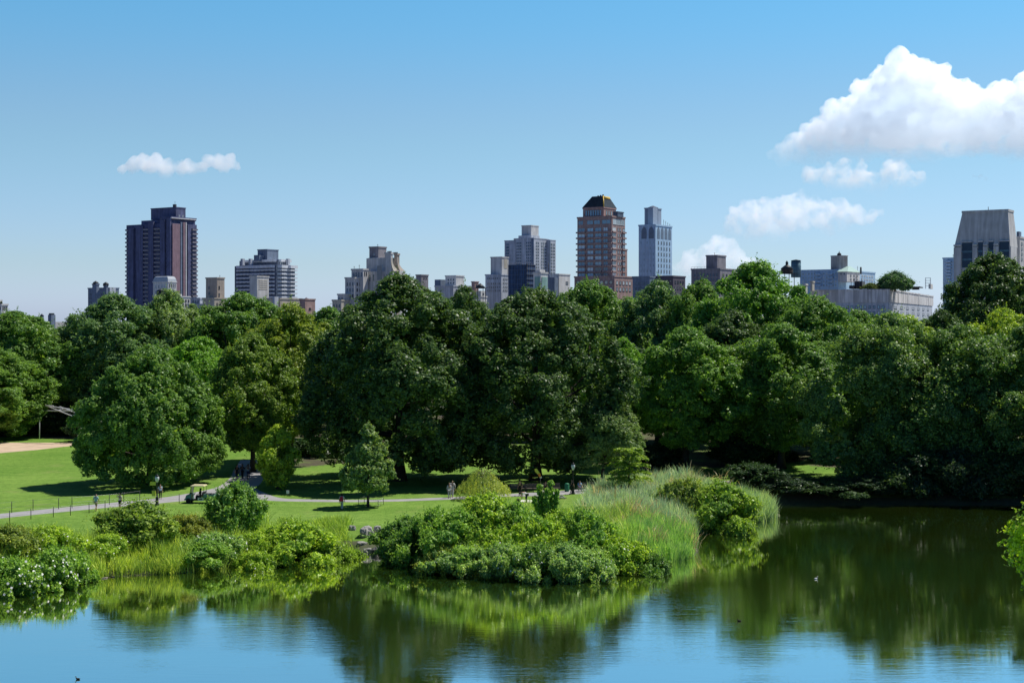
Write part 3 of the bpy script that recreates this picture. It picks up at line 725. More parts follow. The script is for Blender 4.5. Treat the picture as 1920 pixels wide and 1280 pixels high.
reed_bed('sedge', 'low weeds between the island shrubs along the front waterline', [(900,1078),(930,1040),(1060,1040),(1150,1030),(1160,1064),(1050,1083)], 6000, 1.0, (0.10, 0.145, 0.040), 66, .5, .05)
reed_bed('sedge', 'tall weeds and grass stems rising between the island shrubs', [(830,1052),(840,1010),(960,1000),(1090,995),(1190,1000),(1180,1056),(1060,1078),(920,1074)], 14000, 2.3, (0.12, 0.165, 0.040), 68, .5, .055)
reed_bed('sedge', 'tall weeds rising between the left bank shrubs', [(0,1085),(0,1040),(120,1030),(300,1015),(500,1005),(505,1050),(330,1072),(150,1082)], 8000, 1.7, (0.12, 0.165, 0.035), 69, .5, .055)
reed_bed('sedge', 'weeds among the shrubs beside the boulder gap', [(530,1030),(520,1000),(650,1000),(668,1026),(600,1032)], 3000, .9, (0.11, 0.155, 0.03), 67, .5, .05)

# rocks
ROCKM = surf('rock_grey', (0.34, 0.33, 0.31), .9, .3, 1.4, bump=.08)
ROCKD = surf('rock_wet', (0.10, 0.10, 0.10), .6, .3, 1.4, bump=.08)
def rock(label, px, base, top, wpx, seed, mat, z=.6, depth=.8):
    g = on_ground(px, base, z); k = g.y/F; bm = bmesh.new(); bmesh.ops.create_icosphere(bm, subdivisions=4, radius=1)
    for v in bm.verts:
        p = v.co.copy(); q = p*1.2 + Vector((seed*3.1, seed, 0))
        f = 1 + .35*mnoise.noise(q) + .16*mnoise.noise(q*2.7) + .05*mnoise.noise(q*7)
        c = mnoise.cell_vector(p*1.1 + Vector((seed, 0, 0)))
        v.co = p*f + (c - Vector((.5,.5,.5)))*.08
        if v.co.z > .62: v.co.z = .62 + (v.co.z-.62)*.3
    me = bpy.data.meshes.new('boulder'); bm.to_mesh(me); bm.free()
    for p in me.polygons: p.use_smooth = False
    o = link_mesh('boulder', me, mat); o.location = (g.x, g.y, gz1(g.x, g.y) - .05); o.scale = (wpx*k/2, wpx*k/2*depth, (base-top)*k/.85); o.rotation_euler = (0, 0, seed)
    return tag(o, label, 'boulder', 'boulders in the gap between the shrubs')
rock('large flat pale boulder at the end of the lawn in the gap between shrubs', 688, 1002, 984, 30, 1.0, ROCKM, .9)
rock('smaller pale boulder touching the large flat boulder on its right', 708, 1000, 988, 17, 2.2, ROCKM, .9)
rock('small pale boulder left of the large flat boulder', 661, 998, 988, 14, 3.1, ROCKM, .9)
rock('dark wet boulder at the waterline in the gap between shrubs', 712, 1034, 1009, 36, 4.0, ROCKD, .15)
rock('flat stone in the middle of the boulder gap', 678, 1018, 1010, 22, 5.3, ROCKM, .5)
rock('low pale stone at the water edge left of the dark wet boulder', 690, 1033, 1024, 20, 6.1, ROCKM, .1)
LOGM = surf('weathered_log', (0.33, 0.29, 0.23), .9, .25, 2)
def log(label, a, b, r):
    pa, pb = on_ground(*a, 0), on_ground(*b, 0); mb = MB(); n = 7
    mb.tube([pa.lerp(pb, i/n) + Vector((0, .25*math.sin(i*1.3), .03)) for i in range(n+1)], [r*(1-.5*i/n) for i in range(n+1)], 8)
    tag(mb.build('floating_log', LOGM), label, 'log', 'pale logs floating along the bank')
log('long pale log floating off the right side of the island', (1150, 1070), (1284, 1049), .13)
log('short pale log floating below the sedge on the left bank', (165, 1086), (214, 1082), .10)
# ------------------------------------------------------------------ skyline
A0 = R(33)                       # street grid, turned against the view axis
SKY_G = 'apartment buildings of the skyline beyond the park'
def glass_mat(name, col, rough=0.12, curtain=None):
    m, nt, out = new_mat(name)
    oi = nd(nt, 'ShaderNodeObjectInfo'); ge = nd(nt, 'ShaderNodeNewGeometry')
    r = math_n(nt, 'FRACT', math_n(nt, 'ADD', oi.outputs['Random'], ge.outputs['Random Per Island']))
    c = ramp(nt, r, [(0.0, tuple(v*.6 for v in col)), (0.6, col), (0.8, tuple(min(1, v*1.5+.02) for v in col)), (0.92, curtain or tuple(min(1, v*2+.08) for v in col))])
    b = nd(nt, 'ShaderNodeBsdfPrincipled', i_Roughness=rough, i_IOR=1.9); b.inputs['Specular IOR Level'].default_value = 0.6
    nt.links.new(c, b.inputs['Base Color']); nt.links.new(b.outputs[0], out.inputs['Surface'])
    return m
GL_DARK = glass_mat('glass_dark', (0.030, 0.040, 0.055))
GL_BLUE = glass_mat('glass_blue', (0.22, 0.33, 0.35), 0.10, (0.6, 0.65, 0.62))  # pale teal base stands in for reflected sky
GL_PALE = glass_mat('glass_pale', (0.26, 0.30, 0.31), 0.2, (0.6, 0.6, 0.57))
FR_WHITE = surf('frame_white', (0.62, 0.62, 0.60), 0.6, 0.05)
FR_DARK = surf('frame_dark', (0.05, 0.05, 0.055), 0.5, 0.1)

BR_SHADED = surf('brick_plum_shaded', (0.12, 0.135, 0.235), 0.9, 0.18, 0.3, streak=0.25)  # plum brick on its shaded side; shade and blue haze mixed into the colour
BR_RED = surf('brick_red', (0.40, 0.28, 0.255), 0.9, 0.18, 0.4, streak=0.2)
BR_TAN = surf('brick_tan', (0.44, 0.38, 0.32), 0.9, 0.12, 0.4, streak=0.25)
BR_BROWN = surf('brick_brown', (0.28, 0.265, 0.285), 0.9, 0.15, 0.4, streak=0.25)
STONE = surf('limestone', (0.58, 0.575, 0.56), 0.85, 0.12, 0.25, streak=0.22)
CREAM = surf('cream_render', (0.50, 0.46, 0.38), 0.85, 0.1, 0.3, streak=0.25)
CONC = surf('concrete_grey', (0.50, 0.54, 0.60), 0.85, 0.12, 0.3, streak=0.25)  # blue in these grey walls stands in for distance haze
GREY_D = surf('slate_grey_wall', (0.17, 0.22, 0.30), 0.8, 0.15, 0.3, streak=0.2)
BLUE_P = surf('pale_blue_tower_wall', (0.42, 0.60, 0.76), 0.8, 0.08, 0.3, streak=0.15)
WHITE = surf('white_paint_wall', (0.66, 0.66, 0.64), 0.75, 0.08, 0.3, streak=0.2)
COPPER = surf('green_copper', (0.26, 0.43, 0.38), 0.7, 0.15, 0.4, streak=0.25)
SLATE = surf('dark_slate_roof', (0.045, 0.055, 0.06), 0.5, 0.2, 0.6, streak=0.2)
GOLD = surf('gold_trim', (0.75, 0.50, 0.08), 0.4, 0.1, 1.0)
NETM = surf('scaffold_net', (0.06, 0.115, 0.22), 0.8, 0.35, 0.25, streak=0.35)
WRAP = surf('pale_wrap_sheet', (0.72, 0.70, 0.68), 0.8, 0.14, 0.18, streak=0.4)
WOOD_T = surf('tank_wood', (0.12, 0.085, 0.065), 0.9, 0.25, 1.5, streak=0.3)
STEEL = surf('dark_steel', (0.05, 0.05, 0.055), 0.6, 0.2, 1.0)
ROOFG = surf('roof_gravel', (0.25, 0.24, 0.23), 0.95, 0.15, 0.6)
TEAL = surf('teal_tank', (0.10, 0.20, 0.25), 0.6, 0.15, 0.6, streak=0.2)

def zpx(py, D): return CAMZ - (py - HY)/F*D

class Bld:
    def __init__(s, name, label, xl, xc, xr, D, A=A0, group=SKY_G, cat='building'):
        s.A = A; s.D = D
        s.O = Vector(((xc-CX)/F*D, D, 0)); s.O.z = gz1(s.O.x, D)
        s.e = thing(name, label, cat, s.O, -A, group)
        s.box = (xl, xc, xr)
    def local(s, x, y):
        dx, dy = x - s.O.x, y - s.O.y; c, n = math.cos(s.A), math.sin(s.A)
        return (dx*c - dy*n, dx*n + dy*c)     # inverse of a turn by -A
    def z(s, py, D=None): return zpx(py, D or s.D) - s.O.z
    def frame(s, xl, xc, xr, D=None):
        """near vertical edge at pixel xc; returns local origin and the two face lengths"""
        D = D or s.D
        X = (xc-CX)/F*D; c, n = math.cos(s.A), math.sin(s.A)
        t = (xl-CX)/F; L = (t*D - X)/(-c - t*n) if xl < xc else 0.0
        t = (xr-CX)/F; den = (n - t*c); W = (t*D - X)/den if xr > xc and abs(den) > 1e-3 else 8.0
        ox, oy = s.local(X, D)
        return dict(o=(ox, oy), L=L, W=W, D=D, px=(xl, xc, xr))
    def vol(s, part, mat, xl, xc, xr, ytop, ybot=None, D=None, W=None, cap=None):
        f = s.frame(xl, xc, xr, D)
        if W: f['W'] = W
        ox, oy = f['o']; z1 = s.z(ytop, f['D']); z0 = -1.0 if ybot is None else s.z(ybot, f['D'])
        mb = MB(); mb.box(ox-f['L'], ox, oy, oy+f['W'], z0, z1)
        if cap:  # parapet lip
            for a in ((ox-f['L']-.25, ox+.25, oy-.25, oy+.25), (ox-.25, ox+.25, oy+.25, oy+f['W']+.25), (ox-f['L']-.25, ox-f['L']+.25, oy+.25, oy+f['W']+.25), (ox-f['L']+.25, ox-.25, oy+f['W']-.25, oy+f['W']+.25)):
                mb.box(*a, z1-.35, z1+cap)
        f['obj'] = mb.build(part, mat, s.e); f['z1'] = z1; f['z0'] = z0
        return f
    def fu(s, f, px, face):
        """distance along a face (from the near edge) seen at pixel px"""
        c, n = math.cos(s.A), math.sin(s.A); D = f['D']; X = (f['px'][1]-CX)/F*D; t = (px-CX)/F
        return (t*D - X)/(-c - t*n) if face == 'F' else (t*D - X)/(n - t*c)
    def put(s, part, me, f, face, u, z, proud=0.0, sx=1, sz=1):
        ox, oy = f['o']
        o = bpy.data.objects.new(part, me); C.objects.link(o); o.parent = s.e
        if face == 'F': o.location = (ox-u, oy-proud, z); o.rotation_euler = (0, 0, 0)
        else: o.location = (ox+proud, oy+u, z); o.rotation_euler = (0, 0, R(90))
        o.scale = (sx, 1, sz)
        return o
    def windows(s, f, face, p0, p1, ncol, y0, y1, nrow, wf=0.6, hf=0.55, mat=None, frame=FR_DARK, skip=0.0, part='window', double=False):
        """grid of windows between pixel columns p0..p1 and rows y0..y1"""
        u0, u1 = s.fu(f, p0, face), s.fu(f, p1, face)
        if abs(u1-u0) > 200: return
        z0, z1 = s.z(y0, f['D']), s.z(y1, f['D'])
        cw, rh = abs(u1-u0)/ncol, abs(z0-z1)/nrow
        w, h = cw*wf, rh*hf
        me = window_mesh(round(w, 2), round(h, 2), mat or GL_DARK, frame, double)
        rnd = random.Random(int(p0*7+y0*13))
        spots = [(min(u0, u1)+cw*(i+.5), max(z0, z1)-rh*(j+.5)) for j in range(nrow) for i in range(ncol)]
        spots = [q for q in spots if rnd.random() >= skip]
        left = 100 - s.n_win if hasattr(s, 'n_win') else 100
        for q in spots[:max(0, left)]: s.put(part, me, f, face, q[0], q[1], 0.02)
        s.n_win = getattr(s, 'n_win', 0) + len(spots[:max(0, left)])
        rest = spots[max(0, left):]
        if rest:
            if not hasattr(s, 'rest'): s.rest = []
            s.rest.append((me, f, face, rest))
    def finish(s):
        """windows past the first hundred become one part"""
        if not hasattr(s, 'rest'): return
        mats = []; V = []; Fc = []; MI = []
        for me, f, face, spots in s.rest:
            ox, oy = f['o']
            for m in me.materials:
                if m not in mats: mats.append(m)
            vs = [v.co.copy() for v in me.vertices]; ps = [(tuple(p.vertices), mats.index(me.materials[p.material_index])) for p in me.polygons]
            for u, z in spots:
                b = len(V)
                for v in vs:
                    V.append((ox-u+v.x, oy-.02+v.y, z+v.z) if face == 'F' else (ox+.02-v.y, oy+u+v.x, z+v.z))
                for p, mi in ps: Fc.append(tuple(i+b for i in p)); MI.append(mi)
        me = bpy.data.meshes.new('window'); me.from_pydata(V, [], Fc)
        for m in mats: me.materials.append(m)
        me.polygons.foreach_set('material_index', MI); me.update()
        o = link_mesh('window', me, None, s.e); o['kind'] = 'stuff'

_WM = {}
def window_mesh(w, h, gl, fr, double=False):
    k = (w, h, gl.name, fr.name, double)
    if k in _WM: return _WM[k]
    mb = MB(); t = min(0.14, w*.09); a, b = w/2, h/2
    mb.box(-a+t, a-t, -.03, .0, -b+t, b-t, 1)
    mb.box(-a, a, -.09, .0, b-t, b, 0); mb.box(-a-.08, a+.08, -.16, .0, -b-.05, -b+t, 0)
    mb.box(-a, -a+t, -.09, .0, -b+t, b-t, 0); mb.box(a-t, a, -.09, .0, -b+t, b-t, 0)
    if double or w > 2.2: mb.box(-t/2, t/2, -.07, -.03, -b+t, b-t, 0)
    _WM[k] = mb.mesh('window', [fr, gl]); return _WM[k]

def balcony_mesh(w, d, par, solid_mat, slab_mat):
    mb = MB(); mb.box(-w/2, w/2, -d, 0, -.12, .12, 1)
    mb.box(-w/2, w/2, -d, -d+.12, .12, par, 0); mb.box(-w/2, -w/2+.12, -d+.12, 0, .12, par, 0); mb.box(w/2-.12, w/2, -d+.12, 0, .12, par, 0)
    return mb.mesh('balcony', [solid_mat, slab_mat])

def mast(b, f, u, v, h, part='antenna', r=0.09):
    ox, oy = f['o']; mb = MB(); x, y = ox-u, oy+v; z = f['z1']
    mb.tube([(x, y, z-.2), (x, y, z+h)], r, 6); mb.tube([(x-.5, y, z+h*.75), (x+.5, y, z+h*.75)], r*.6, 5)
    return mb.build(part, STEEL, b.e)

def water_tank(label, px, ytop, ybot, wpx, D, legs=0.3, mat=WOOD_T, cone=0.22, group='rooftop water tanks', finial=False):
    k = D/F; x = (px-CX)*k; z0, z1 = zpx(ybot, D), zpx(ytop, D); H = z1-z0; r = wpx*k/2
    t = thing('water_tank', label, 'water tank', (x, D, z0), 0.3, group)
    zl, zc = H*legs, H*(1-cone)
    mb = MB(); mb.lathe([(r, zl), (r*1.02, (zl+zc)/2), (r*.97, zc)], 16)
    for q in (0.15, 0.4, .65, .88): mb.lathe([(r*1.04, zl+(zc-zl)*q), (r*1.04, zl+(zc-zl)*q+.12)], 16, mi=1)
    mb.build('tank', [mat, STEEL], t)
    mb = MB(); mb.lathe([(r*1.1, zc), (r*.55, zc+(H-zc)*.55), (r*.08, H)], 16)
    if finial: mb.lathe([(r*.2, H-.3), (r*.26, H+.5), (r*.16, H+1.1), (.04, H+1.6)], 10)
    mb.build('roof', SLATE, t)
    if legs > 0:
        mb = MB(); mb.box(-r*1.25, r*1.25, -r*1.25, r*1.25, zl-.25, zl-.02)
        mb.build('platform', STEEL, t)
        for sx in (-1, 1):
            for sy in (-1, 1):
                m2 = MB(); m2.box(sx*r*.9-.12, sx*r*.9+.12, sy*r*.9-.12, sy*r*.9+.12, -6, zl-.25); m2.build('leg', STEEL, t)
    return t

# --- plum brick tower with balconies (left)
b = Bld('brick_tower', 'tall plum-brown brick tower with balcony columns and a dark roof block', 237, 321, 369, 1000)
core = b.vol('wall', BR_SHADED, 237, 321, 369, 418)
b.vol('wing', BR_SHADED, 265, 321, 366, 411, 418.2, 1003)
top = b.vol('crown', BR_SHADED, 300, 321, 368, 407, 411.2, 1001, cap=0.5)
b.vol('parapet', WHITE, 319, 322, 368, 407.6, 409.2, 999.2)
ph = b.vol('roof_block', BR_SHADED, 283, 330, 348, 389, 410, 1006, cap=0.4)
st = b.vol('chimney', FR_DARK, 324, 328, 331, 383, 389, 1010); mast(b, st, 1, 1, 2.2)
def pier(b, f, face, p0, p1, y0, y1, mat, proud, part='pier'):
    u0, u1 = sorted((b.fu(f, p0, face), b.fu(f, p1, face))); ox, oy = f['o']; z1 = b.z(y0, f['D']); z0 = b.z(y1, f['D']) if y1 else 0.5
    mb = MB()
    if face == 'F': mb.box(ox-u1, ox-u0, oy-proud, oy, z0, z1)
    else: mb.box(ox, ox+proud, oy+u0, oy+u1, z0, z1)
    return mb.build(part, mat, b.e)
for p0, p1, pr, yt in ((243, 253, 1.6, 424), (258, 270, 1.2, 421), (281, 290, 1.5, 414), (303, 311, 1.4, 412), (314, 321.3, 1.0, 409)):
    pier(b, core, 'F', p0, p1, yt, None, BR_SHADED, pr)
BR_LIT = surf('brick_plum_lit', (0.27, 0.18, 0.21), 0.9, 0.12, 0.3, streak=0.15)  # same plum brick, with the sunlit tone put into its colour
pier(b, core, 'R', 322, 336, 419, None, BR_LIT, 0.9)
pier(b, core, 'R', 338, 341, 415, None, GREY_D, 0.5, 'strip'); pier(b, core, 'R', 342, 346, 415, None, BR_LIT, 0.9)
pier(b, core, 'R', 346.4, 348, 415, None, WHITE, 1.1, 'strip'); pier(b, core, 'R', 351, 357, 419, None, BR_SHADED, 0.8)
for face, p0, p1 in (('F', 237.6, 243), ('F', 271, 281), ('F', 291, 303), ('R', 358, 368.5)):
    u0, u1 = b.fu(core, p0, face), b.fu(core, p1, face)
    me = balcony_mesh(abs(u1-u0)*.92, 1.7, 1.0, surf('balcony_plum', (0.17, 0.15, 0.18), .8), CONC)
    for j in range(24): b.put('balcony', me, core, face, (u0+u1)/2, b.z(429+j*7.9, 1000), 0)
    b.windows(core, face, min(p0, p1), max(p0, p1), 2, 424, 604, 23, .7, .55, GL_DARK)
b.windows(core, 'F', 311, 314, 1, 424, 600, 22, .7, .5, GL_DARK); b.windows(core, 'R', 348.4, 351, 1, 424, 600, 22, .7, .5, GL_DARK)
b.windows(ph, 'R', 333, 346, 2, 402, 407, 1, .35, .8, GL_PALE, FR_WHITE)
b.finish()

# --- far left white terraced block
b = Bld('terrace_block', 'white terraced apartment block cut by the left edge of the photo', -40, 8, 19, 700)
f = b.vol('wall', WHITE, -40, 8, 19, 588, cap=.4); f2 = b.vol('upper_floor', WHITE, -40, 3, 15, 571, 588.3, 704, cap=.4); f3 = b.vol('roof_block', WHITE, -40, -2, 5, 562, 571.2, 709)
b.windows(f2, 'F', -12, 2, 3, 573, 583, 1, .6, .7, GL_DARK); b.windows(f2, 'R', 4, 14, 3, 574, 582, 1, .6, .8, GL_DARK); b.windows(f, 'R', 9, 18, 3, 591, 600, 1, .6, .7, GL_DARK)
for i in range(5):
    me = MB(); me.lathe([(.5, 0), (.7, .5), (.35, 1.2), (.05, 1.5)], 7); me.build('planter', surf('hedge_green', (.03, .05, .02), .9, .3, 3), b.e).location = (f2['o'][0]-1-i*2.0, f2['o'][1]+.5, f2['z1']+.35)
water_tank('small grey water tank poking over the trees at the far left', 78.5, 588, 606, 7.5, 820, .25, GREY_D)
b = Bld('bulkhead', 'tiny dark rooftop hut over the trees right of the leftmost water tank', 90, 96, 104, 820); b.vol('wall', GREY_D, 90, 96, 104, 590); b.vol('roof', SLATE, 91.5, 96, 102, 587, 590.2, 822)

# --- dark low pair of blocks
b = Bld('dark_block', 'dark grey apartment block with two stair turrets left of the plum tower', 165, 205, 223, 900)
f = b.vol('wall', GREY_D, 165, 205, 223, 540, cap=.4); b.vol('stone_panel', CONC, 205.5, 206, 217, 538.5, None, 899); f2 = b.vol('turret', GREY_D, 173, 181, 186, 533, 560, 895, cap=.5); f3 = b.vol('turret', GREY_D, 194, 199, 203, 535, 560, 896, cap=.5)
b.windows(f, 'F', 187, 194, 2, 548, 590, 6, .6, .5, GL_DARK); b.windows(f, 'F', 166, 172, 2, 548, 590, 6, .6, .5, GL_DARK); b.windows(f, 'R', 207, 221, 3, 546, 590, 6, .35, .5, GL_DARK)
for q in (f2, f3):
    mb = MB(); ox, oy = q['o']; mb.lathe([(1.7, q['z1']), (1.8, q['z1']+1.2), (.2, q['z1']+2.2)], 12, (ox-q['L']/2, oy+q['W']/2)); mb.build('tank_cap', SLATE, b.e)
b.finish()

# --- white ornate penthouse with rounded roof, and its roof tank
b = Bld('ornate_building', 'small white building with arched windows and rounded metal roof in front of the plum tower', 287, 315, 331, 760)
f = b.vol('wall', WHITE, 287, 315, 331, 528, cap=.25)
mb = MB(); ox, oy = f['o']; L, W, z = f['L'], f['W'], f['z1']

prof = [(0, .25), (.03, 1.5), (.12, 2.6), (.26, 3.0)]
for (k0, h0), (k1, h1) in zip(prof[:-1], prof[1:]):
    mb.frustum((ox-L*(1-k0*.6), ox-L*k0*.6, oy+W*k0*.6, oy+W*(1-k0*.6), z+h0), (ox-L*(1-k1*.6), ox-L*k1*.6, oy+W*k1*.6, oy+W*(1-k1*.6), z+h1))
mb.build('roof', surf('zinc_roof', (.42, .46, .50), .45, .1, .6), b.e)
b.windows(f, 'R', 316, 330, 4, 531, 540, 1, .6, .85, GL_DARK, FR_WHITE); b.windows(f, 'R', 316, 330, 4, 543, 552, 1, .55, .8, GL_DARK, FR_WHITE)
b.windows(f, 'F', 289, 313, 4, 532, 553, 2, .45, .6, GL_PALE, FR_WHITE); b.finish()
water_tank('dark water tank with pale cone roof in front of the white arched building', 301, 541, 562, 15, 740, .15, STEEL)
b = Bld('roof_terrace', 'white roof terrace structure below the foot of the plum tower', 325, 340, 357, 745)
f = b.vol('wall', WHITE, 325, 340, 357, 556, cap=.3); b.windows(f, 'F', 327, 339, 2, 560, 575, 2, .5, .6, GL_DARK); b.windows(f, 'R', 341, 356, 3, 560, 575, 2, .5, .6, GL_DARK)
b.vol('stair_house', WHITE, 329, 335, 341, 551, 556.2, 748)
b = Bld('grey_block', 'low grey block between the white terrace and the tan brick tower', 352, 400, 424, 735)
f = b.vol('wall', CONC, 352, 400, 424, 571, cap=.5); f2 = b.vol('roof_block', CONC, 358, 375, 388, 559, 571.2, 742, cap=.3); b.windows(f, 'F', 355, 398, 7, 577, 592, 2, .4, .55, GL_DARK); b.windows(f2, 'F', 360, 374, 3, 562, 569, 1, .45, .6, GL_DARK); b.finish()

# --- tan brick bulkhead tower
b = Bld('tan_tower', 'square tan brick tower with slit windows beside the balcony block', 386, 407, 421, 730)
f = b.vol('wall', BR_TAN, 386, 407, 421, 521, cap=.35); b.windows(f, 'F', 389, 395, 1, 534, 555, 2, .3, .5, GL_DARK); b.windows(f, 'R', 408, 414, 1, 532, 560, 2, .35, .45, GL_DARK); mast(b, f, 1, 3, 1.6)
f2 = b.vol('base', CREAM, 380, 402, 424, 559, None, 725, cap=.3); b.windows(f2, 'R', 404, 422, 3, 564, 580, 1, .3, .5, GL_DARK); b.finish()

# --- curved white balcony block
b = Bld('balcony_block', 'dark apartment block ringed with white balcony bands and a dark roof block', 438, 518, 555, 1050)
core = b.vol('wall', surf('navy_glass_wall', (.10, .125, .17), .5, .2, .5), 440, 518, 553, 497)
up = b.vol('setback_floor', surf('navy_glass_wall', (.10, .125, .17)), 449, 521, 544, 487, 497.2, 1058)
ph = b.vol('roof_block', GREY_D, 483, 501, 522, 468, 489, 1066, cap=.4); b.vol('roof_block', GREY_D, 476, 486, 500, 478, 489, 1064)
for p in (455, 470, 540): q = b.vol('bulkhead', CONC, p-4, p, p+4, 485, 497, 1063)
def band(b, f, ya, yb, proud, mat, part='balcony'):
    ox, oy = f['o']; L, W = f['L'], f['W']; z1, z0 = b.z(ya, f['D']), b.z(yb, f['D']); p = proud; c = min(L, W)*.18
    pts = [(ox-L-p, oy+W*.8), (ox-L-p, oy+c), (ox-L+c, oy-p), (ox-L*.62, oy-p), (ox-L*.58, oy-p*.2), (ox-L*.42, oy-p*.2), (ox-L*.38, oy-p), (ox-c, oy-p), (ox+p, oy+c), (ox+p, oy+W*.45), (ox+p*.2, oy+W*.5), (ox+p*.2, oy+W*.62), (ox+p, oy+W*.66), (ox+p, oy+W+p*.3), (ox-L*.5, oy+W)]
    mb = MB(); mb.prism(pts, z0, z1); return mb.build(part, mat, b.e)
BALW = surf('balcony_white', (.72,.75,.78), .75, .08, .5, streak=.15)
for j in range(15): band(b, core, 504.5+j*7.3, 506.9+j*7.3, 2.0, BALW)
band(b, core, 496.5, 502, 2.2, BALW, 'parapet'); band(b, up, 486, 490.5, 1.2, BALW, 'parapet')
b.windows(core, 'F', 441, 517, 11, 502, 598, 13, .5, .5, GL_BLUE, FR_WHITE); b.windows(core, 'R', 519, 552, 8, 502, 598, 13, .55, .55, GL_PALE, FR_WHITE); b.windows(up, 'R', 524, 543, 5, 490, 497, 1, .5, .6, GL_PALE, FR_WHITE); b.finish()
b = Bld('tan_block', 'blank pale block with louvred side standing in front of the balcony block', 468, 482, 504, 720)
f = b.vol('wall', STONE, 468, 482, 504, 518, cap=.3)
for j in range(5): pier(b, f, 'R', 485, 501, 525+j*4, 526.5+j*4, CREAM, .12, 'louvre')
b = Bld('cream_block', 'low cream parapet building to the right of the blank pale block', 500, 525, 566, 715)
f = b.vol('wall', CREAM, 500, 525, 566, 560, cap=.4); f2 = b.vol('bulkhead', CONC, 511, 515, 522, 556, 575, 712); b.windows(f, 'R', 528, 564, 5, 566, 596, 3, .35, .5, GL_DARK); b.windows(f, 'F', 502, 524, 4, 566, 596, 3, .35, .5, GL_DARK); b.finish()
b = Bld('red_block', 'small red-brown brick block at the right end of the cream building', 562, 572, 591, 712)
f = b.vol('wall', BR_RED, 562, 572, 591, 561, cap=.3); b.windows(f, 'R', 578, 584, 1, 576, 582, 1, .6, .7, GL_DARK)
mb = MB(); ox, oy = f['o']; mb.lathe([(1.5, f['z1']), (.1, f['z1']+1.2)], 8, (ox-1.5, oy+3)); mb.build('skylight', CONC, b.e)

# --- stepped stone building with two chimneys
b = Bld('stepped_building', 'stepped grey-beige stone building with two tall flared chimneys and a roof block', 686, 732, 761, 680)
f = b.vol('wall', STONE, 686, 730, 760, 508, None, 680); f2 = b.vol('upper_wall', STONE, 687, 733, 748, 483, 508.2, 684)
b.vol('upper_floor', STONE, 690, 727, 746, 482.6, 484, 686)
ph = b.vol('roof_block', BR_BROWN, 692.5, 709.5, 724.5, 463, 484, 692, cap=.3); b.windows(ph, 'F', 699, 704, 1, 474, 479, 1, .6, .7, GL_PALE, FR_WHITE)
for xl, xc, xr, yt, yb, D in ((722, 733, 736.5, 475, 508, 679.5), (739, 744.5, 749, 477, 512, 684)):
    q = b.vol('chimney', STONE if xl < 730 else BR_TAN, xl, xc, xr, yt, None, D, cap=.5)
    ox, oy = q['o']
    mb = MB(); n = 8; zt, zb = b.z(484, D), b.z(508, D)   # concave flare on its right side
    for i in range(n):
        t0, t1 = i/n, (i+1)/n; w0, w1 = 3.0*(t0**2.6), 3.0*(t1**2.6)
        mb.frustum((ox, ox+.01+w1*.55, oy+.2, oy+1.2+w1, zt+(zb-zt)*t1), (ox, ox+.01+w0*.55, oy+.2, oy+1.2+w0, zt+(zb-zt)*t0))
    mb.build('flare', CREAM if xl < 730 else BR_TAN, b.e)
    for k in range(3):
        m2 = MB(); m2.lathe([(.3, q['z1']), (.34, q['z1']+.9), (.2, q['z1']+1.2)], 8, (ox-.6-k*.9, oy+.8)); m2.build('chimney_pot', SLATE, b.e)
q = b.vol('niche', surf('niche_shade', (.26, .28, .28), .9), 707, 715, 716, 498, 525, 679.2)
b.windows(f, 'F', 690, 704, 2, 512, 528, 1, .3, .7, GL_BLUE); b.windows(f, 'F', 718, 728, 2, 512, 528, 1, .3, .7, GL_BLUE)
s1 = b.vol('terrace_wing', STONE, 659, 681, 690, 505, None, 682, cap=.4); s2 = b.vol('terrace_wing', STONE, 647, 665, 684, 521, None, 680, cap=.4)
s3 = b.vol('terrace_wing', STONE, 633, 645, 676, 552, None, 678, cap=.4); s4 = b.vol('terrace_wing', CREAM, 623, 640, 672, 563, None, 676, cap=.4)
b.windows(s1, 'R', 682, 689, 2, 508, 518, 1, .4, .7, GL_DARK); b.windows(s1, 'F', 661, 680, 4, 509, 520, 1, .4, .7, GL_DARK); b.windows(s2, 'F', 649, 664, 3, 527, 560, 3, .4, .55, GL_DARK); b.windows(s2, 'R', 667, 683, 3, 527, 560, 3, .4, .55, GL_DARK)
b.windows(s3, 'F', 634, 644, 2, 556, 575, 2, .4, .55, GL_DARK); b.windows(s4, 'F', 624, 639, 3, 568, 590, 2, .4, .55, GL_DARK)
mast(b, s1, 4, 2, 2.4); mast(b, s1, 8, 3, 1.8); mast(b, ph, 2, 2, 1.5); b.finish()
b = Bld('roof_house', 'small brown roof house peeping over the top of the left oak', 780, 790, 803, 760); f = b.vol('wall', BR_BROWN, 780, 790, 803, 515.5, cap=.3); b.windows(f, 'R', 793, 801, 2, 519, 524, 1, .4, .7, GL_DARK)

# --- between the oaks
b = Bld('white_block', 'plain white block behind the gap between the two big oaks', 835, 855, 870, 780)
f = b.vol('wall', WHITE, 835, 855, 870, 517, cap=.3); f2 = b.vol('base', CONC, 815, 850, 884, 536, None, 770, cap=.3); f3 = b.vol('side_wing', GREY_D, 815, 826, 836, 524, None, 785); b.windows(f, 'F', 838, 853, 3, 521, 533, 2, .35, .5, GL_DARK); b.windows(f2, 'R', 853, 882, 5, 540, 556, 2, .4, .5, GL_DARK); b.finish()
b = Bld('red_hut', 'small pinkish brick rooftop block right of the plain white block', 884, 890, 897.5, 770); f = b.vol('wall', BR_RED, 884, 890, 897.5, 528, cap=.2); b.windows(f, 'R', 891, 896, 1, 532, 538, 1, .5, .6, GL_DARK)
water_tank('dark cone-roofed water tank on a white rooftop between the oaks', 900.5, 531, 546, 17, 700, .42, WOOD_T, .5)
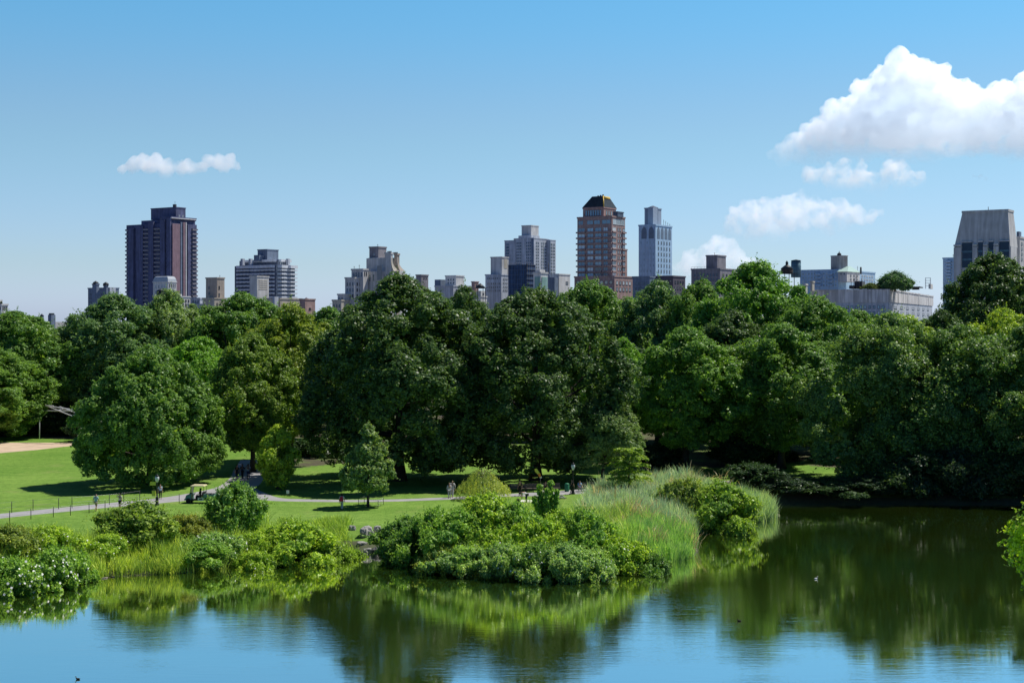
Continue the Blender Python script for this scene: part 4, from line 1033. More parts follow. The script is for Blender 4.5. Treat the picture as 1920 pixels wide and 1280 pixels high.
b = Bld('white_roof', 'white rooftop under the cone-roofed water tank', 886, 901, 913, 702); f = b.vol('wall', WHITE, 886, 901, 913, 556, cap=.3); f2 = b.vol('tank_base', WHITE, 893, 902, 910, 545, 556.2, 703); b.windows(f2, 'R', 903.5, 908.5, 1, 548, 554, 1, .5, .6, GL_DARK)

# --- grey slab tower and its neighbours
b = Bld('grey_tower', 'grey concrete slab tower with dense window rows and a plain roof block', 946, 1003, 1042, 1250)
c1 = b.vol('wall', CONC, 964, 1001, 1028, 446.5, None, 1245, cap=.4); c2 = b.vol('wing', CONC, 946, 966, 985, 451, None, 1262, cap=.4); c3 = b.vol('wing', CONC, 1000, 1030, 1042, 450, None, 1262, cap=.4)
ph = b.vol('roof_block', STONE, 978, 996, 1010, 423, 447, 1262, cap=.5); b.vol('step', CONC, 972, 996, 1012, 441, 447, 1256)
pier(b, c1, 'F', 997, 1001.3, 446, None, GREY_D, .6, 'strip'); pier(b, c1, 'F', 964, 966, 446, None, CONC, .8)
b.windows(c1, 'F', 968, 978, 3, 452, 520, 12, .6, .55, GL_DARK); b.windows(c1, 'F', 986, 996, 3, 452, 520, 12, .6, .55, GL_DARK); b.windows(c1, 'R', 1004, 1011, 2, 452, 544, 16, .6, .55, GL_DARK); b.windows(c1, 'R', 1014, 1025, 3, 452, 544, 16, .6, .55, GL_DARK)
b.windows(c3, 'R', 1032, 1041, 2, 455, 550, 16, .65, .55, GL_DARK); b.windows(c2, 'F', 948, 955, 1, 455, 495, 7, .8, .7, GL_DARK)
pier(b, c3, 'R', 1030, 1032, 450, None, GREY_D, .4, 'strip'); b.finish()
b = Bld('tan_penthouse', 'blank tan block on a lower grey building left of the netted scaffold', 910, 940, 953, 790)
f = b.vol('wall', STONE, 920, 941, 953.5, 482, 516.2, 792, cap=.3); f2 = b.vol('base', CONC, 910, 940, 953, 515, None, 788, cap=.4); b.windows(f2, 'F', 913, 938, 7, 519, 524, 1, .45, .6, GL_PALE); b.windows(f2, 'F', 913, 938, 7, 528, 548, 3, .4, .5, GL_PALE); b.windows(f2, 'R', 942, 952, 3, 520, 548, 4, .4, .5, GL_DARK); pier(b, f, 'R', 945, 951, 485, 503, CREAM, .1, 'panel'); b.finish()
b = Bld('netted_building', 'building wrapped in dark blue scaffold netting in front of the grey tower', 953, 988, 1004, 760)
f = b.vol('net', NETM, 953, 988, 1004, 496)
ox, oy = f['o']; n = 9
for i in range(n+1):
    mb = MB(); x = ox - f['L']*i/n; mb.tube([(x, oy-.35, 8), (x, oy-.35, f['z1']+1.2)], .07, 5, 0); mb.build('scaffold_pole', STEEL, b.e)
for i in range(5):
    mb = MB(); y = oy + f['W']*i/4; mb.tube([(ox+.35, y, 8), (ox+.35, y, f['z1']+1.2)], .07, 5); mb.build('scaffold_pole', STEEL, b.e)
for j in range(9):
    mb = MB(); z = f['z1']-j*2.6; mb.box(ox-f['L'], ox+.3, oy-.4, oy-.05, z-.08, z+.08); mb.box(ox+.05, ox+.4, oy, oy+f['W'], z-.08, z+.08); mb.build('scaffold_deck', GREY_D, b.e)
fl = b.vol('flag', BR_RED, 984, 985, 987, 538, 545, 755)
b = Bld('belvedere_tower', 'small white tower with green copper panels and arched openings right of the blue netting', 1000, 1014, 1028, 700)
f = b.vol('wall', WHITE, 1000, 1014, 1027, 512, 546, 700, cap=.5); b.vol('cornice', STONE, 999, 1014, 1028, 509.5, 512.2, 699.4); b.vol('roof_block', STONE, 1004, 1012, 1022, 505.5, 509.7, 702); f0 = b.vol('base', WHITE, 992, 1013, 1030, 545, None, 699, cap=.4)
pier(b, f, 'F', 1003, 1012.5, 519, 542, COPPER, .25, 'copper_panel'); pier(b, f, 'R', 1015.5, 1026, 519, 542, COPPER, .25, 'copper_panel')
b.windows(f, 'F', 1005.5, 1010, 1, 525, 538, 1, .7, .9, GL_DARK, COPPER); b.windows(f, 'R', 1018.5, 1023.5, 1, 525, 538, 1, .6, .9, GL_DARK, COPPER)
b.windows(f0, 'F', 995, 1010, 2, 549, 556, 1, .35, .7, GL_DARK); b.windows(f0, 'R', 1016, 1028, 2, 549, 556, 1, .35, .7, GL_DARK)
b = Bld('pale_block', 'pale flat-topped block between the grey tower and the red brick tower', 1031, 1048, 1069, 820)
f = b.vol('wall', WHITE, 1031, 1048, 1069, 514, cap=.3); f2 = b.vol('dark_side', GREY_D, 1028, 1040, 1046, 520, None, 815); b.windows(f, 'R', 1060, 1066, 1, 526, 534, 1, .7, .7, GL_DARK); mast(b, f, 9, 3, 7, 'spire', .2)

# --- red brick tower with hipped dark roof
b = Bld('hipped_tower', 'tall red brick tower with pale window bands and dark hipped roof trimmed in gold', 1081, 1148, 1175, 750)
core = b.vol('wall', BR_RED, 1082.5, 1147, 1172, 406, None, 750, cap=.5)
base = b.vol('podium', BR_RED, 1077, 1152, 1186, 518, None, 745, cap=.4); b.vol('side_bay', BR_RED, 1088, 1152, 1176, 466, None, 752.5, cap=.2)
pa = b.vol('attic', BR_RED, 1093, 1132, 1155, 389, 406.3, 758, cap=.4); b.vol('attic_bay', surf('navy_glass_wall', (.10, .125, .17)), 1150, 1158, 1169, 397, 406.3, 754, cap=.2)
ox, oy = pa['o']; L, W, z0 = pa['L'], pa['W'], pa['z1']+.42; z1 = b.z(366.5, 758)
mb = MB(); mb.frustum((ox-L-.3, ox+.3, oy-.3, oy+W+.3, z0), (ox-L*.68, ox-L*.14, oy+W*.2, oy+W*.66, z1)); mb.build('roof', SLATE, b.e)
ax, ay, bx, by = ox+.3, oy-.3, ox-L*.14, oy+W*.2
mb = MB(); mb.tube([(ax, ay-.05, z0), (bx, by-.05, z1)], .28, 6); mb.tube([(bx+.1, by, z1-.9), (bx+.1, oy+W*.66, z1-.9)], .85, 6); mb.build('gold_trim', GOLD, b.e)
for k in range(3): m2 = MB(); m2.box(bx-1.2-k*1.5, bx-.6-k*1.5, by+1, by+1.8, z1-.1, z1+.9-.2*k); m2.build('vent', STEEL, b.e)
b.windows(pa, 'F', 1097, 1128, 7, 392, 405, 1, .8, .85, GL_BLUE); b.windows(pa, 'R', 1135, 1153, 4, 393, 404, 1, .6, .8, GL_PALE)
b.windows(core, 'F', 1084, 1094, 1, 411, 420, 1, .9, .9, GL_BLUE, BR_RED); b.windows(core, 'F', 1100, 1126, 2, 411, 420, 1, .9, .9, GL_BLUE, BR_RED); b.windows(core, 'F', 1128, 1146, 1, 411, 420, 1, .9, .9, GL_BLUE, BR_RED); b.windows(core, 'R', 1149, 1171, 3, 410, 420.5, 1, .94, .95, GL_PALE, FR_WHITE)
for p0, p1, n in ((1084, 1097, 1), (1101, 1113, 1), (1115.5, 1128, 1), (1131, 1140, 1)):
    b.windows(core, 'F', p0, p1, n, 424, 520, 9, .96, .66, GL_BLUE, BR_RED, double=True)
b.windows(core, 'R', 1148, 1155, 1, 424, 520, 9, .92, .62, GL_PALE, FR_WHITE); b.windows(core, 'R', 1157, 1165, 2, 424, 520, 9, .5, .6, GL_PALE); b.windows(core, 'R', 1167, 1172, 1, 424, 520, 9, .85, .6, GL_PALE)
for j in range(9):
    y = 432.5 + j*10.67
    for face, p0, p1 in (('F', 1081.5, 1098), ('F', 1100, 1129), ('F', 1130.5, 1147), ('R', 1147.5, 1156), ('R', 1166, 1173)):
        pier(b, core, face, p0, p1, y+.2, y+3.0, BR_RED, .7 if p0 != 1081.5 else 1.1, 'spandrel')
b.windows(base, 'F', 1080, 1150, 8, 523, 548, 2, .7, .55, GL_BLUE); b.windows(base, 'R', 1154, 1184, 5, 524, 548, 2, .6, .6, GL_PALE); b.finish()

# --- pale blue tower with pointed arches
def arch_mesh(w, h):
    pts = [(-w/2, 0), (w/2, 0)]
    for i in range(9): t = i/8; a = R(60)*t; pts.append((w/2 - w*(1-math.cos(a)), h-w*.87 + w*math.sin(a)))
    for i in range(7, -1, -1): t = i/8; a = R(60)*t; pts.append((-w/2 + w*(1-math.cos(a)), h-w*.87 + w*math.sin(a)))
    vs = [(x, -.05, z) for x, z in pts] + [(x, .0, z) for x, z in pts]; n = len(pts)
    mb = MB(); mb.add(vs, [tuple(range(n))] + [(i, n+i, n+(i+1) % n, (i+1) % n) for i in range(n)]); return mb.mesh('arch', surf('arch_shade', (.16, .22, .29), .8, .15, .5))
b = Bld('arched_tower', 'slender pale blue-grey tower with pointed arches under the roof and ribbed roof block', 1197, 1230, 1260, 800)
f = b.vol('wall', BLUE_P, 1197.5, 1229, 1260, 422, None, 800, cap=.5)
ph = b.vol('roof_block', surf('ribbed_grey', (.32, .38, .46), .8, .1), 1208.5, 1224, 1240, 390, 421.5, 812, cap=.3); b.vol('rib', surf('ribbed_grey', (.32, .38, .46)), 1214, 1224.5, 1233, 389, 421, 810.5)
pier(b, ph, 'R', 1230, 1233, 391, 420, GREY_D, .4, 'strip'); pier(b, ph, 'F', 1213, 1215, 391, 420, GREY_D, .4, 'strip')
mb = MB(); ox, oy = ph['o']; mb.lathe([(3.2, ph['z1']), (3.0, ph['z1']+.7), (.2, ph['z1']+1.8)], 10, (ox-ph['L']*.5, oy+ph['W']*.5)); mb.build('cap', GREY_D, b.e)
for face, p0, p1, n in (('F', 1201, 1228, 2), ('R', 1231, 1259, 4)):
    u0, u1 = b.fu(f, p0, face), b.fu(f, p1, face); cw = abs(u1-u0)/n
    me = arch_mesh(cw*.72, 6.8)
    for i in range(n): b.put('arch', me, f, face, min(u0, u1)+cw*(i+.5), b.z(447, 800), .02)
b.windows(f, 'R', 1232, 1258, 5, 449, 524, 7, .26, .55, GL_DARK); b.windows(f, 'F', 1199, 1228, 5, 449, 524, 7, .2, .45, GL_BLUE, BLUE_P, .3)
for q in range(4): mast(b, f, 2+q*.3, 14+q*3.2, 4-q*.6)
b.finish()
b = Bld('dark_low_block', 'dark blue-grey block at the foot of the arched tower, left one', 1186, 1218, 1228, 690); f = b.vol('wall', GREY_D, 1186, 1218, 1228, 519, cap=.4); b.windows(f, 'F', 1190, 1216, 5, 526, 556, 3, .4, .5, GL_DARK); b.windows(f, 'R', 1219, 1227, 2, 526, 556, 3, .4, .5, GL_DARK)
b = Bld('dark_low_block', 'dark plum block at the foot of the arched tower, wider right one', 1226, 1262, 1285, 700); f = b.vol('wall', surf('plum_grey_wall', (.10, .09, .115), .85, .12), 1226, 1262, 1285, 518, cap=.4); b.windows(f, 'F', 1229, 1260, 6, 523, 531, 1, .7, .5, GL_DARK); b.windows(f, 'R', 1264, 1283, 4, 523, 545, 2, .5, .5, GL_DARK)
b.vol('front_wing', CREAM, 1224, 1236, 1244, 527, None, 692, cap=.3)

# --- brown rooftop with block
b = Bld('brown_building', 'brown brick building with a square roof block left of the tallest green tree', 1295, 1350, 1392, 740)
f = b.vol('wall', BR_BROWN, 1296, 1350, 1392, 504, cap=.4); f2 = b.vol('roof_block', BR_BROWN, 1324, 1345, 1361, 479, 504.2, 748, cap=.35); b.windows(f, 'F', 1300, 1347, 8, 511, 528, 2, .4, .5, GL_DARK); b.windows(f, 'R', 1353, 1390, 6, 511, 528, 2, .35, .5, GL_DARK); mast(b, f2, 3, 3, 1.8)
ox, oy = f['o']; mb = MB()
for k in range(9): mb.tube([(ox-f['L']+k*f['L']/8*.9, oy+.1, f['z1']+.3), (ox-f['L']+k*f['L']/8*.9, oy+.1, f['z1']+1.3)], .05, 5)
mb.tube([(ox-f['L'], oy+.1, f['z1']+1.3), (ox-f['L']*.1, oy+.1, f['z1']+1.3)], .05, 5); mb.build('railing', STEEL, b.e); b.finish()

# --- right hand roofs
water_tank('dark water tank with finial on a wide steel stand right of the tallest green tree', 1475.5, 495, 524, 22, 640, .40, WOOD_T, .3, finial=True)
water_tank('teal cylinder tank standing behind the tank with finial', 1492.5, 486.5, 520, 18.5, 680, .0, TEAL, .06)
b = Bld('long_block', 'long blue-grey apartment block with balcony bands and a round brown turret', 1498, 1572, 1640, 760)
f = b.vol('wall', BLUE_P, 1500, 1572, 1641, 506, cap=.4); mb = MB(); ox, oy = f['o']; zt, zb = b.z(479, 775), f['z1']; lx, ly = b.local((1573.5-CX)/F*778, 778); rr = 15.5/F*775
mb.lathe([(rr, zb-1), (rr, zt-.4), (rr*1.05, zt-.4), (rr*1.05, zt)], 20, (lx, ly)); mb.build('turret', BR_BROWN, b.e); m2 = MB(); m2.lathe([(1.2, zt), (1.2, zt+1), (.2, zt+1.8), (.15, zt+2.6)], 8, (lx, ly)); m2.build('finial', STEEL, b.e)
hp = b.vol('roof_house', STONE, 1571, 1588, 1612, 509, 528, 752); ox, oy = hp['o']; L, W, z = hp['L'], hp['W'], hp['z1']
mb = MB(); mb.frustum((ox-L-.5, ox+.5, oy-.5, oy+W+.5, z), (ox-L*.58, ox-L*.42, oy+W*.42, oy+W*.58, b.z(498.5, 756))); mb.build('roof', surf('mint_copper_roof', (.40, .56, .50), .6, .1), b.e)
mb = MB(); mb.lathe([(.5, z-1), (.5, b.z(499, 752))], 8, (ox+2, oy+W*.8)); mb.build('chimney', STEEL, b.e)
b.windows(f, 'F', 1503, 1570, 12, 509, 538, 4, .5, .5, GL_BLUE, FR_WHITE); b.windows(f, 'R', 1614, 1638, 5, 510, 538, 4, .55, .5, GL_PALE, FR_WHITE); b.windows(hp, 'F', 1574, 1586, 2, 511, 515, 1, .3, .8, GL_DARK); b.windows(hp, 'R', 1592, 1610, 3, 513, 526, 2, .4, .5, GL_DARK)
for p0, p1 in ((1530, 1540), (1553, 1562)):
    u0, u1 = b.fu(f, p0, 'F'), b.fu(f, p1, 'F'); me = balcony_mesh(abs(u1-u0), 1.3, .9, BLUE_P, CONC)
    for j in range(4): b.put('balcony', me, f, 'F', (u0+u1)/2, b.z(515+j*7, 760), 0)
mast(b, f, 0, 30, 3); b.finish()
b = Bld('wrapped_building', 'broad flat-roofed building with its parapet wrapped in pale sheeting', 1520, 1668, 1750, 600, R(22))
f = b.vol('wall', CONC, 1522, 1667, 1748, 566); fw = b.vol('wrapped_parapet', WRAP, 1520, 1668, 1750, 543, 566.2, 599.4, cap=.25)
for p in range(1532, 1668, 17): pier(b, fw, 'F', p, p+.9, 541, 566, STONE, .15, 'seam')
for p in (1684, 1702, 1722, 1740): pier(b, fw, 'R', p, p+1.2, 541, 566, STONE, .15, 'seam')
b.windows(f, 'F', 1560, 1660, 12, 570, 592, 2, .5, .55, GL_BLUE); b.windows(f, 'R', 1672, 1744, 7, 570, 592, 2, .4, .5, GL_DARK)
b.vol('pier_tower', CREAM, 1519.5, 1523, 1527, 528, 545, 603, cap=.3); b.vol('pier_tower', STONE, 1506, 1510, 1514, 533, 570, 606, cap=.3)
b.vol('equipment', FR_DARK, 1602, 1616, 1622, 527, 541, 607); b.vol('equipment', FR_DARK, 1592, 1600, 1606, 535, 541, 605)
for k in range(5):
    q = on = None; mb = MB(); lx, ly = b.local((1596+k*5-CX)/F*606, 606); z = b.z(541, 606); mb.tube([(lx, ly, z), (lx, ly, z+3.5+(k % 3))], .12, 6); mb.build('vent_pipe', STEEL, b.e)
b.vol('awning', FR_DARK, 1708, 1725, 1731, 537, 539, 604); b.vol('awning_screen', FR_DARK, 1710, 1723, 1724, 539, 543, 608)
mb = MB(); lx, ly = b.local((1735-CX)/F*606, 606); z = b.z(541, 606)
for sx in (0, 1):
    for sy in (0, 1): mb.box(lx+sx*2.0-.06, lx+sx*2.0+.06, ly+sy*2-.06, ly+sy*2+.06, z, z+4.6+.6*0)
for j in range(4): mb.box(lx-.1, lx+2.1, ly-.08, ly-.02, z+1.2+j*1.1, z+1.3+j*1.1); mb.box(lx-.1, lx+2.1, ly+2.02, ly+2.08, z+1.2+j*1.1, z+1.3+j*1.1)
mb.build('scaffold_frame', CONC, b.e); b.vol('roof_hut', WHITE, 1741, 1744, 1749, 532, 541, 606); b.finish()

# --- stone tower at the right edge
b = Bld('stone_tower', 'massive grey stone tower with sloping shoulders and tall dark windows at the right edge', 1789, 1896, 1908, 560)
f = b.vol('wall', STONE, 1789, 1894, 1907, 462, None, 560); ox, oy = f['o']; L = f['L']; W = 16.0; f['W'] = W
g = b.frame(1803, 1886, 1893, 563); gx, gy = g['o']; zt = b.z(397, 563)
u0, u1 = b.fu(f, 1803, 'F'), b.fu(f, 1889, 'F')
mb = MB(); mb.frustum((ox-L-.02, ox+.02, oy-.02, oy+12, f['z1']), (ox-u0, ox-max(.6, u1), oy+.9, oy+9.5, zt)); mb.box(ox-u0-.2, ox-max(.4, u1-.2), oy+.7, oy+9.7, zt, zt+.9); mb.build('sloped_crown', STONE, b.e)
for p0, p1 in ((1804, 1823), (1834, 1843), (1853.5, 1863), (1873.5, 1892)):
    pier(b, f, 'F', p0, p1, 450.5 if p1-p0 > 12 else 449.5, 452.5, STONE, .5, 'lintel'); pier(b, f, 'F', p0, p1, 452.5, 500, surf('deep_blue_glass', (.03, .05, .075), .15, .3, .3), .06, 'window')
    for y in (468, 483): pier(b, f, 'F', p0, p1, y, y+3.5, TEAL, .1, 'spandrel')
for p0, p1 in ((1789, 1803), (1824, 1833), (1844, 1853), (1863.5, 1873), (1893, 1896)): pier(b, f, 'F', p0, p1, 461.5, None, STONE, .7)
for p0, p1 in ((1789, 1803), (1824.5, 1832.5), (1844.5, 1852.5), (1864, 1872.5)): pier(b, f, 'F', p0, p1, 456, 459.5, STONE, 1.0, 'capital')
mb = MB(); mb.tube([(ox-u0*.5, oy+4, zt), (ox-u0*.5, oy+4, zt+2.4)], .12, 6); mb.build('antenna', STEEL, b.e)
b = Bld('side_building', 'grey building with rooftop equipment squeezed against the right photo edge', 1902, 1912, 1960, 590); f = b.vol('wall', STONE, 1902, 1912, 1960, 445, cap=.4); f2 = b.vol('equipment', GREY_D, 1906, 1911, 1915, 434, 445, 592); b.windows(f, 'R', 1913, 1940, 5, 452, 490, 4, .4, .55, GL_DARK)
b = Bld('blue_block', 'narrow blue-grey block with balconies left of the stone tower', 1768, 1789, 1800, 690); f = b.vol('wall', BLUE_P, 1768, 1789, 1800, 484, cap=.4); b.windows(f, 'F', 1771, 1787, 3, 488, 540, 9, .6, .5, GL_BLUE, FR_WHITE); mast(b, f, 1, 2, 2)
u0, u1 = b.fu(f, 1774, 'F'), b.fu(f, 1783, 'F'); me = balcony_mesh(abs(u1-u0), 1.2, .9, BLUE_P, CONC)
for j in range(9): b.put('balcony', me, f, 'F', (u0+u1)/2, b.z(492+j*6, 690), 0)
# ------------------------------------------------------------------ park furniture
IRON = surf('cast_iron_black', (0.025, 0.027, 0.03), .5, .2, 2)
STEELG = surf('galvanised_steel', (0.42, 0.43, 0.44), .45, .1, 2, metal=.6)
PLASTW = surf('milky_globe', (0.62, 0.65, 0.66), .25, .04, 2)
YEL = surf('sign_yellow', (0.62, 0.60, 0.08), .5, .06, 2)
WOODB = surf('bench_wood', (0.16, 0.135, 0.11), .8, .2, 3)
GREENB = surf('bin_green', (0.03, 0.20, 0.10), .5, .1, 2)

def lamp(label, px, base, top):
    g = on_ground(px, base); H = (base-top)*g.y/F
    t = thing('street_lamp', label, 'street lamp', (g.x, g.y, gz1(g.x, g.y)), 0.3, 'iron lamp posts along the path')
    mb = MB(); mb.lathe([(.22, 0), (.22, .12), (.16, .2), (.15, .7), (.17, .78), (.10, .9), (.07, 1.2), (.06, H-.95), (.09, H-.9), (.05, H-.82)], 12); mb.build('post', IRON, t)
    mb = MB(); mb.lathe([(.10, H-.82), (.2, H-.55), (.23, H-.32), (.16, H-.2)], 12); mb.build('globe', PLASTW, t)
    mb = MB(); mb.lathe([(.2, H-.2), (.13, H-.08), (.05, H-.04), (.05, H), (.01, H+.08)], 12); mb.build('cap', IRON, t)
    return t, g
l1, g1 = lamp('black iron lamp post carrying two yellow signs left of the utility cart', 294.5, 947, 889)
lamp('black iron lamp post in front of the dark trees behind the picnickers', 1074.5, 926, 867)
k = g1.y/F
mb = MB(); mb.box(-.3, .3, -.02, .02, -.19, .19); o = mb.build('sign_board', YEL); o.location = (g1.x-.42, g1.y-.1, zpx(906, g1.y)); tag(o, 'flat yellow-green sign board high on the lamp post', 'sign', 'yellow signs on the lamp post')
t = thing('notice_box', 'deep yellow notice box fixed low on the lamp post', 'sign', (g1.x-.3, g1.y-.16, zpx(924, g1.y)), 0, 'yellow signs on the lamp post')
mb = MB(); mb.box(-.19, .19, -.07, .07, -.3, .3); mb.build('box', YEL, t); mb = MB(); mb.box(-.22, .22, -.1, .08, .3, .34); mb.build('lid', IRON, t)

# post and wire fence on both sides of the path
def fence(label, bases, h, z=1.4):
    P = [on_ground(*b) for b in bases]; t = thing('post_fence', label, 'fence', P[0]); 
    for p in P:
        mb = MB(); q = p - P[0]; mb.tube([(q.x, q.y, -.2), (q.x, q.y, h)], .035, 6); mb.build('post', IRON, t)
    for hh in (h*.95, h*.5):
        mb = MB(); mb.tube([(p-P[0]) + Vector((0, 0, hh)) for p in P], .008, 4); mb.build('wire', STEELG, t)
fence('low post and wire fence along the near edge of the path', [(-60,983),(18,977),(58,973),(100,969),(132,966),(167,961.5),(197,958),(257,951),(336,943.5)], 1.05)
fence('low post and wire fence along the far edge of the path', [(-40,966),(22,961),(62,957),(110,954),(135,952),(205,946),(232,943),(262,939)], 1.15)
# tree guard
P = [on_ground(672, 947), on_ground(709, 951), on_ground(719, 946), on_ground(683, 943)]
t = thing('tree_guard', 'thin wire tree guard round the foot of the slim young tree', 'tree guard', P[0])
for p in P: mb = MB(); q = p-P[0]; mb.tube([(q.x, q.y, -.1), (q.x, q.y, .75)], .03, 6); mb.build('post', IRON, t)
mb = MB()
for hh in (.2, .45, .7):
    for a, b in zip(P, P[1:]+P[:1]): mb.tube([a-P[0]+Vector((0,0,hh)), b-P[0]+Vector((0,0,hh))], .008, 4)
mb.build('wire', STEELG, t)
g = on_ground(539.5, 931); t = thing('marker_sign', 'small white marker sign standing at the edge of the shade', 'sign', g)
mb = MB(); mb.box(-.15, .15, -.02, .02, .35, .72); mb.build('board', surf('white_board', (.7,.72,.66), .6, .05), t); mb = MB(); mb.tube([(0, .03, -.1), (0, .03, .6)], .025, 6); mb.build('post', IRON, t)

def bench(label, px, base, rz):
    g = on_ground(px, base); t = thing('park_bench', label, 'bench', (g.x, g.y, 1.412), rz, 'benches along the footpath')
    mb = MB()
    for i in range(5): mb.box(-1.0, 1.0, -.25+i*.105, -.16+i*.105, .42, .46)
    mb.build('seat', WOODB, t); mb = MB()
    for i in range(4): mb.box(-1.0, 1.0, .27+i*.02, .31+i*.02, .52+i*.11, .61+i*.11)
    mb.build('backrest', WOODB, t)
    for x in (-.9, 0, .9):
        mb = MB(); mb.tube([(x, -.22, 0), (x, -.2, .42)], .03, 6); mb.tube([(x, .3, 0), (x, .27, .42), (x, .36, .95)], .03, 6); mb.tube([(x, -.24, .66), (x, .3, .66)], .025, 6); mb.tube([(x, -.22, .42), (x, -.24, .66)], .022, 6); mb.build('bench_frame', IRON, t)
for i, px in enumerate((972, 1000, 1034, 1100, 1122, 1146)):
    bench(['dark bench behind the bending picnicker','dark bench left of the hanging kite','dark bench below the hanging kite','dark bench carrying the person in blue','dark bench right of the person in blue','dark bench furthest right before the tiered tree'][i], px, 922.5 - max(0, px-1000)*.022, R(4))
g = on_ground(1063, 921); t = thing('trash_bin', 'green trash bin beside the footpath under the lamp', 'trash bin', g)
mb = MB(); mb.lathe([(.24, 0), (.27, .1), (.28, .75), (.25, .8)], 14); mb.build('bin', GREENB, t); mb = MB(); mb.lathe([(.29, .8), (.26, .9), (.12, .97)], 14); mb.build('lid', GREENB, t)
# backstop of the ball field
g = on_ground(152, 831); D = g.y; t = thing('backstop', 'tall wire mesh ball field backstop with slanted hood', 'backstop', (g.x, D, 1.4))
def rel(px, py, d): v = at(px, py, d); return (v.x-g.x, v.y-D, v.z-1.4)
mb = MB()
segs = [(rel(151.5,831,D), rel(151,770,D)), (rel(163,828,D+2), rel(163,772,D+2)), (rel(74,829,D+8), rel(74,770,D+8)), (rel(151,770,D), rel(85,760,D+3)), (rel(151,770,D), rel(163,772,D+2)),
        (rel(85,760,D+3), rel(100,761,D+1)), (rel(151,771,D), rel(136,780,D-1)), (rel(136,780,D-1), rel(86,760,D+3)), (rel(140,773,D), rel(112,762,D+2)), (rel(120,765,D+2), rel(108,770,D+1)), (rel(74,770,D+8), rel(151,770,D+4))]
PIPE = surf('pale_pipe', (.62, .63, .64), .5, .05)
for a, b in segs: mb.tube([a, b], .085, 6)
mb.build('pipe_frame', PIPE, t)
mb = MB(); A, B2, C2, D2 = [Vector(rel(*q)) for q in ((151.5,831,D), (163,828,D+2), (163,772,D+2), (151,770,D))]
for i in range(1, 10):
    u = i/10; mb.tube([A.lerp(B2, u), D2.lerp(C2, u)], .014, 4)
for i in range(1, 26):
    u = i/26; mb.tube([A.lerp(D2, u), B2.lerp(C2, u)], .014, 4)
mb.build('side_mesh', PIPE, t)
mb = MB(); A, B2, C2, D2 = [Vector(rel(*q)) for q in ((151,770,D), (85,760,D+3), (86,760,D+3.2), (136,780,D-1))]
for i in range(1, 12):
    u = i/12; mb.tube([A.lerp(B2, u), D2.lerp(C2, u)], .012, 4)
mb.build('hood_mesh', STEELG, t)

# utility cart, nose to the left
g = on_ground(377, 942); t = thing('utility_cart', 'green and white utility cart with cream canopy parked on the path', 'utility cart', (g.x, g.y, 1.41), R(-6))
CG = surf('cart_green', (0.12, 0.24, 0.21), .4, .08, 2); CW = surf('cart_white', (.62,.62,.6), .4, .05, 2); CB = surf('cart_black', (.02,.02,.022), .6, .1, 2); CC = surf('canopy_cream', (.62,.56,.33), .5, .05, 2); RUB = surf('rubber', (.015,.015,.016), .85, .1, 4)
mb = MB(); mb.frustum((-1.62, -.95, -.58, .58, .30), (-1.5, -.95, -.5, .5, .82)); mb.frustum((-1.5, -.95, -.5, .5, .82), (-1.15, -.95, -.46, .46, .98)); mb.build('front_cowl', CG, t)
mb = MB(); mb.box(-.95, .35, -.58, .58, .28, .36); mb.box(-1.7, -1.6, -.5, .5, .3, .44); mb.build('floor_pan', CB, t)
mb = MB(); mb.box(-.3, .3, -.56, .56, .36, .62); mb.build('seat_base', CB, t)
mb = MB(); mb.box(-.32, .22, -.54, .54, .62, .74); mb.frustum((.2, .32, -.54, .54, .74), (.3, .4, -.54, .54, 1.2)); mb.build('seat', surf('seat_dark', (.04,.04,.045), .6, .1), t)
mb = MB(); mb.box(-.16, .48, -.62, -.585, .30, .60); p = mb.build('side_panel', CW, t)
mb = MB(); mb.box(-.02, .34, -.630, -.622, .40, .52); mb.build('badge', CB, p)
mb = MB(); mb.box(.46, 1.62, -.62, .62, .62, .66); mb.box(.46, 1.62, -.62, -.58, .66, .96); mb.box(.46, 1.62, .58, .62, .66, .96); mb.box(.46, .50, -.58, .58, .66, .96); mb.box(1.58, 1.62, -.58, .58, .66, .96); mb.build('cargo_bed', CG, t)
mb = MB(); mb.box(.4, 1.5, -.5, .5, .34, .58); mb.build('rear_axle_box', CB, t)
mb = MB(); mb.box(-1.0, .52, -.6, .6, 1.80, 1.84); mb.frustum((-1.0, .52, -.6, .6, 1.84), (-.85, .4, -.5, .5, 1.93)); mb.build('canopy', CC, t)
for x0, x1 in ((-1.1, -.92), (.42, .46)):
    for y in (-.54, .54): mb = MB(); mb.tube([(x0, y, .9 if x0 < 0 else .8), (x1, y, 1.81)], .022, 6); mb.build('canopy_post', CB, t)
mb = MB(); mb.add([(-1.08, -.52, .98), (-1.08, .52, .98), (-.93, .52, 1.78), (-.93, -.52, 1.78)], [(0, 1, 2, 3)]); mb.build('windscreen', glass_mat('cart_glass', (.12,.15,.16), .1), t)
mb = MB(); n = 14
mb.tube([(-.62+.06*math.cos(2*math.pi*i/n), -.28+.17*math.sin(2*math.pi*i/n), .98+.14*math.cos(2*math.pi*i/n)) for i in range(n+1)], .018, 6); mb.tube([(-.62, -.28, .98), (-.9, -.28, .7)], .02, 6); mb.build('steering_wheel', CB, t)
for x in (-1.22, 1.05):
    for s in (-1, 1):
        w = bpy.data.objects.new('wheel', None); C.objects.link(w); w.parent = t; w.location = (x, s*.56, .26); w.rotation_euler = (R(90), 0, 0)
        mb = MB(); mb.lathe([(.16, -.1), (.25, -.1), (.265, -.05), (.265, .05), (.25, .1), (.16, .1)], 18); mb.build('tyre', RUB, w)
        mb = MB(); mb.lathe([(.155, -.07), (.15, .075), (.05, .09)], 14); mb.build('rim', CW, w)
